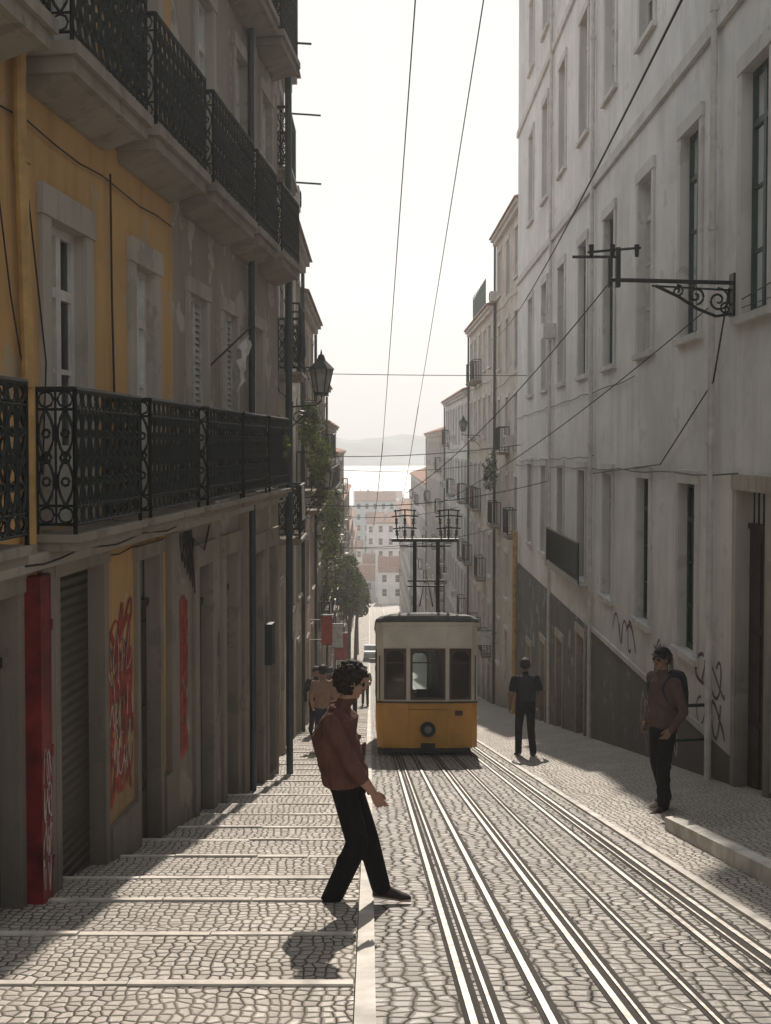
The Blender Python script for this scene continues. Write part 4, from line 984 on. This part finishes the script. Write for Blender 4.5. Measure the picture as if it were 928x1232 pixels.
# ------------------------------------------------------------ signs, car
def sign(name,x,y,z,w,h,mat,xw):
    mb=MB(lambda a,b,c:Vector((x+a,y+b,z+c)))
    mb.box('panel',mat,-w/2,w/2,-.05,.05,-h/2,h/2); mb.box('border','iron',-w/2-.02,w/2+.02,-.035,.035,h/2+.001,h/2+.03); mb.box('border','iron',-w/2-.02,w/2+.02,-.035,.035,-h/2-.03,-h/2-.001)
    for q in (.35,-.35): mb.tube('bracket','iron',[(0,0,h*q),(xw-x,0,h*q)],.015,5)
    mb.build(name)
sign('shop_sign',-1.35,34,-5.8,.35,.9,'sign_r',-1.9); sign('shop_sign',-1.3,42,-7.4,.5,.9,'sign_w',-1.88); sign('shop_sign',-1.35,50,-9.3,.6,1.2,'sign_r',-2.0)
sign('shop_sign',4.9,46,-8.2,.6,.6,'sign_w',5.45)
def car(x,y):
    z=g(y)+.0; mb=MB(lambda a,b,c:Vector((x+a,y+b,z-.115*b+c)))
    prof=[(-2.0,.35),(-2.02,.75),(-1.8,.92),(-1.1,1.0),(-.6,1.42),(.7,1.45),(1.35,1.0),(1.95,.88),(2.05,.6),(2.0,.35)]
    mb.prism('body','car',[(-.82,a,b) for a,b in prof],[(.82,a,b) for a,b in prof])
    mb.poly('rear_window','glass',[(-.68,-1.10,1.04),(.68,-1.10,1.04),(.6,-.66,1.39),(-.6,-.66,1.39)])
    for a in (-1.3,1.3):
        for s in (-.86,.70):
            n=18; lo=[(s,a+.31*math.cos(i*6.283/n),.31+.31*math.sin(i*6.283/n)) for i in range(n)]; mb.prism('wheels','under',lo,[(s+.16,p[1],p[2]) for p in lo])
    for s in (-.7,.55): mb.box('tail_lamps','sign_r',s,s+.15,-2.04,-2.0,.65,.78)
    mb.box('number_plate','sign_w',-.25,.25,-2.05,-2.01,.5,.6)
    mb.build('parked_car')
car(.3,100); car(3.4,120)
mb=MB(lambda a,b,c:Vector((4.15+a,15.4+b,g(15.4)+c)))
mb.tube('post','iron',[(0,0,0),(0,0,1.25)],.03,8); mb.tube('rail','iron',[(0,0,1.2),(.7,.1,1.2)],.025,8); mb.tube('rail','iron',[(0,0,.7),(.7,.1,.7)],.02,8)
mb.build('iron_handrail')

# ------------------------------------------------------------ lower town, river, hills
random.seed(77)
walls_=['white','cream','white','bluew','white','tan']
for i in range(60):
    y=U(250,600); x=U(-1,1)*(14+y*.09)+6
    if i<12: x=[-9,-1.5,4.5,11,17,24,1,-5,8,-3,3,9][i]; y=[222,236,228,244,226,228,262,290,300,345,380,400][i]
    w=U(7,12); h_top=-(U(58,104)/1300)*y
    if i<12: w=U(4.5,6.5); h_top=g(y)+[8,5.0,7,5.5,8,12,8,10.5,9,11,13,12][i]
    mb=MB(); m_=random.choice(walls_) if i>11 else ['white','bluew','white','cream','white','cream','white','cream','bluew','white','cream','white'][i]; zb=g(y+8)-1
    h_top=max(h_top,g(y)+5)
    mb.fr=lambda a,b,c:Vector((x-w/2+a,y-b,c))
    D=8; hs=[]
    n=max(2,int(w/2.1)); zz=h_top-2.3
    while zz>g(y)+.3:
        for j in range(n):
            c=w*(j+.5)/n; hs.append((c-.45,c+.45,zz,zz+1.5,'win'))
        zz-=3
    wall(mb,m_,0,w,zb,h_top,hs)
    for h in hs:
        mb.box('window_frames','frame_w',h[0],h[1],-.12,-.1,h[2]+.7,h[2]+.76); mb.poly('windows','dark',[(h[0],-.15,h[2]),(h[1],-.15,h[2]),(h[1],-.15,h[3]),(h[0],-.15,h[3])])
    shell(mb,m_,w,zb,h_top,D,rh=U(1.8,3.0))
    mb.box('chimney',m_,w*.3,w*.3+.6,-4,-3.4,h_top+.5,h_top+3)
    mb.build('town_house')
single('river',[(-4000,690,-60),(4000,690,-60),(4000,3900,-60),(-4000,3900,-60)],[(0,1,2,3)],'water')
v=[];f=[];nx,ny=220,14
for j in range(ny):
    for i in range(nx):
        x=-3000+6000*i/(nx-1); y=3300+1400*j/(ny-1); t=j/(ny-1)
        hh=-62+ (math.sin(min(1,t*1.3)*math.pi/2))*(92+34*noise.noise(Vector((x/420,y/600,1)))+14*noise.noise(Vector((x/90,y/150,4)))+6*noise.noise(Vector((x/25,y/50,9))))
        v.append((x,y,hh))
for j in range(ny-1):
    for i in range(nx-1): a=j*nx+i; f.append((a,a+1,a+1+nx,a+nx))
single('far_hills',v,f,'hill')

# ------------------------------------------------------------ light, sky
EL=math.radians(33); AZ=math.radians(4.4)
w=bpy.data.worlds.new('World'); sc.world=w; w.use_nodes=True; nt=w.node_tree
bg=nt.nodes['Background']; sky=nt.nodes.new('ShaderNodeTexSky'); sky.sky_type='NISHITA'; sky.sun_disc=False
sky.sun_elevation=EL; sky.sun_rotation=AZ; sky.air_density=1.0; sky.dust_density=2.0; sky.ozone_density=1.0; sky.altitude=50
hs=nt.nodes.new('ShaderNodeHueSaturation'); hs.inputs['Saturation'].default_value=.6
gm=nt.nodes.new('ShaderNodeGamma'); gm.inputs[1].default_value=.13
vm=nt.nodes.new('ShaderNodeVectorMath'); vm.operation='MULTIPLY'; vm.inputs[1].default_value=(3.95,4.08,4.12)
nt.links.new(sky.outputs[0],hs.inputs['Color']); nt.links.new(hs.outputs[0],gm.inputs[0]); nt.links.new(gm.outputs[0],vm.inputs[0]); nt.links.new(vm.outputs[0],bg.inputs[0]); bg.inputs[1].default_value=.13
sd=bpy.data.lights.new('sun','SUN'); sd.energy=5.0; sd.angle=math.radians(.5); sd.color=(1,.895,.78)
so=bpy.data.objects.new('sun',sd); COL.objects.link(so)
ld=-Vector((math.sin(AZ)*math.cos(EL),math.cos(AZ)*math.cos(EL),math.sin(EL)))
so.rotation_euler=ld.to_track_quat('-Z','Y').to_euler(); so.location=(0,30,40)
if HAZE:
    me=bpy.data.meshes.new('street_haze'); bm=bmesh.new(); bmesh.ops.create_cube(bm,size=1,matrix=Matrix.Translation((2,250,5))@Matrix.Diagonal((400,600,140,1))); bm.to_mesh(me); bm.free()
    o=bpy.data.objects.new('street_haze',me); COL.objects.link(o)
    m=bpy.data.materials.new('haze'); m.use_nodes=True; n_=m.node_tree; n_.nodes.remove(n_.nodes['Principled BSDF'])
    vs=n_.nodes.new('ShaderNodeVolumeScatter'); vs.inputs['Density'].default_value=.0013; vs.inputs['Anisotropy'].default_value=.45; vs.inputs['Color'].default_value=(.95,.97,1,1)
    n_.links.new(vs.outputs[0],n_.nodes['Material Output'].inputs['Volume']); me.materials.append(m)
# ------------------------------------------------------------ camera
cd=bpy.data.cameras.new('camera'); cam=bpy.data.objects.new('camera',cd); COL.objects.link(cam); sc.camera=cam
cd.sensor_fit='VERTICAL'; cd.sensor_height=24; cd.lens=24*1300/1232; cd.clip_end=12000; cd.clip_start=.1
cam.location=(0,0,0); cam.rotation_euler=(math.radians(90-1.75),0,0)
cd.shift_y=-39.3/1232; cd.shift_x=19/1232
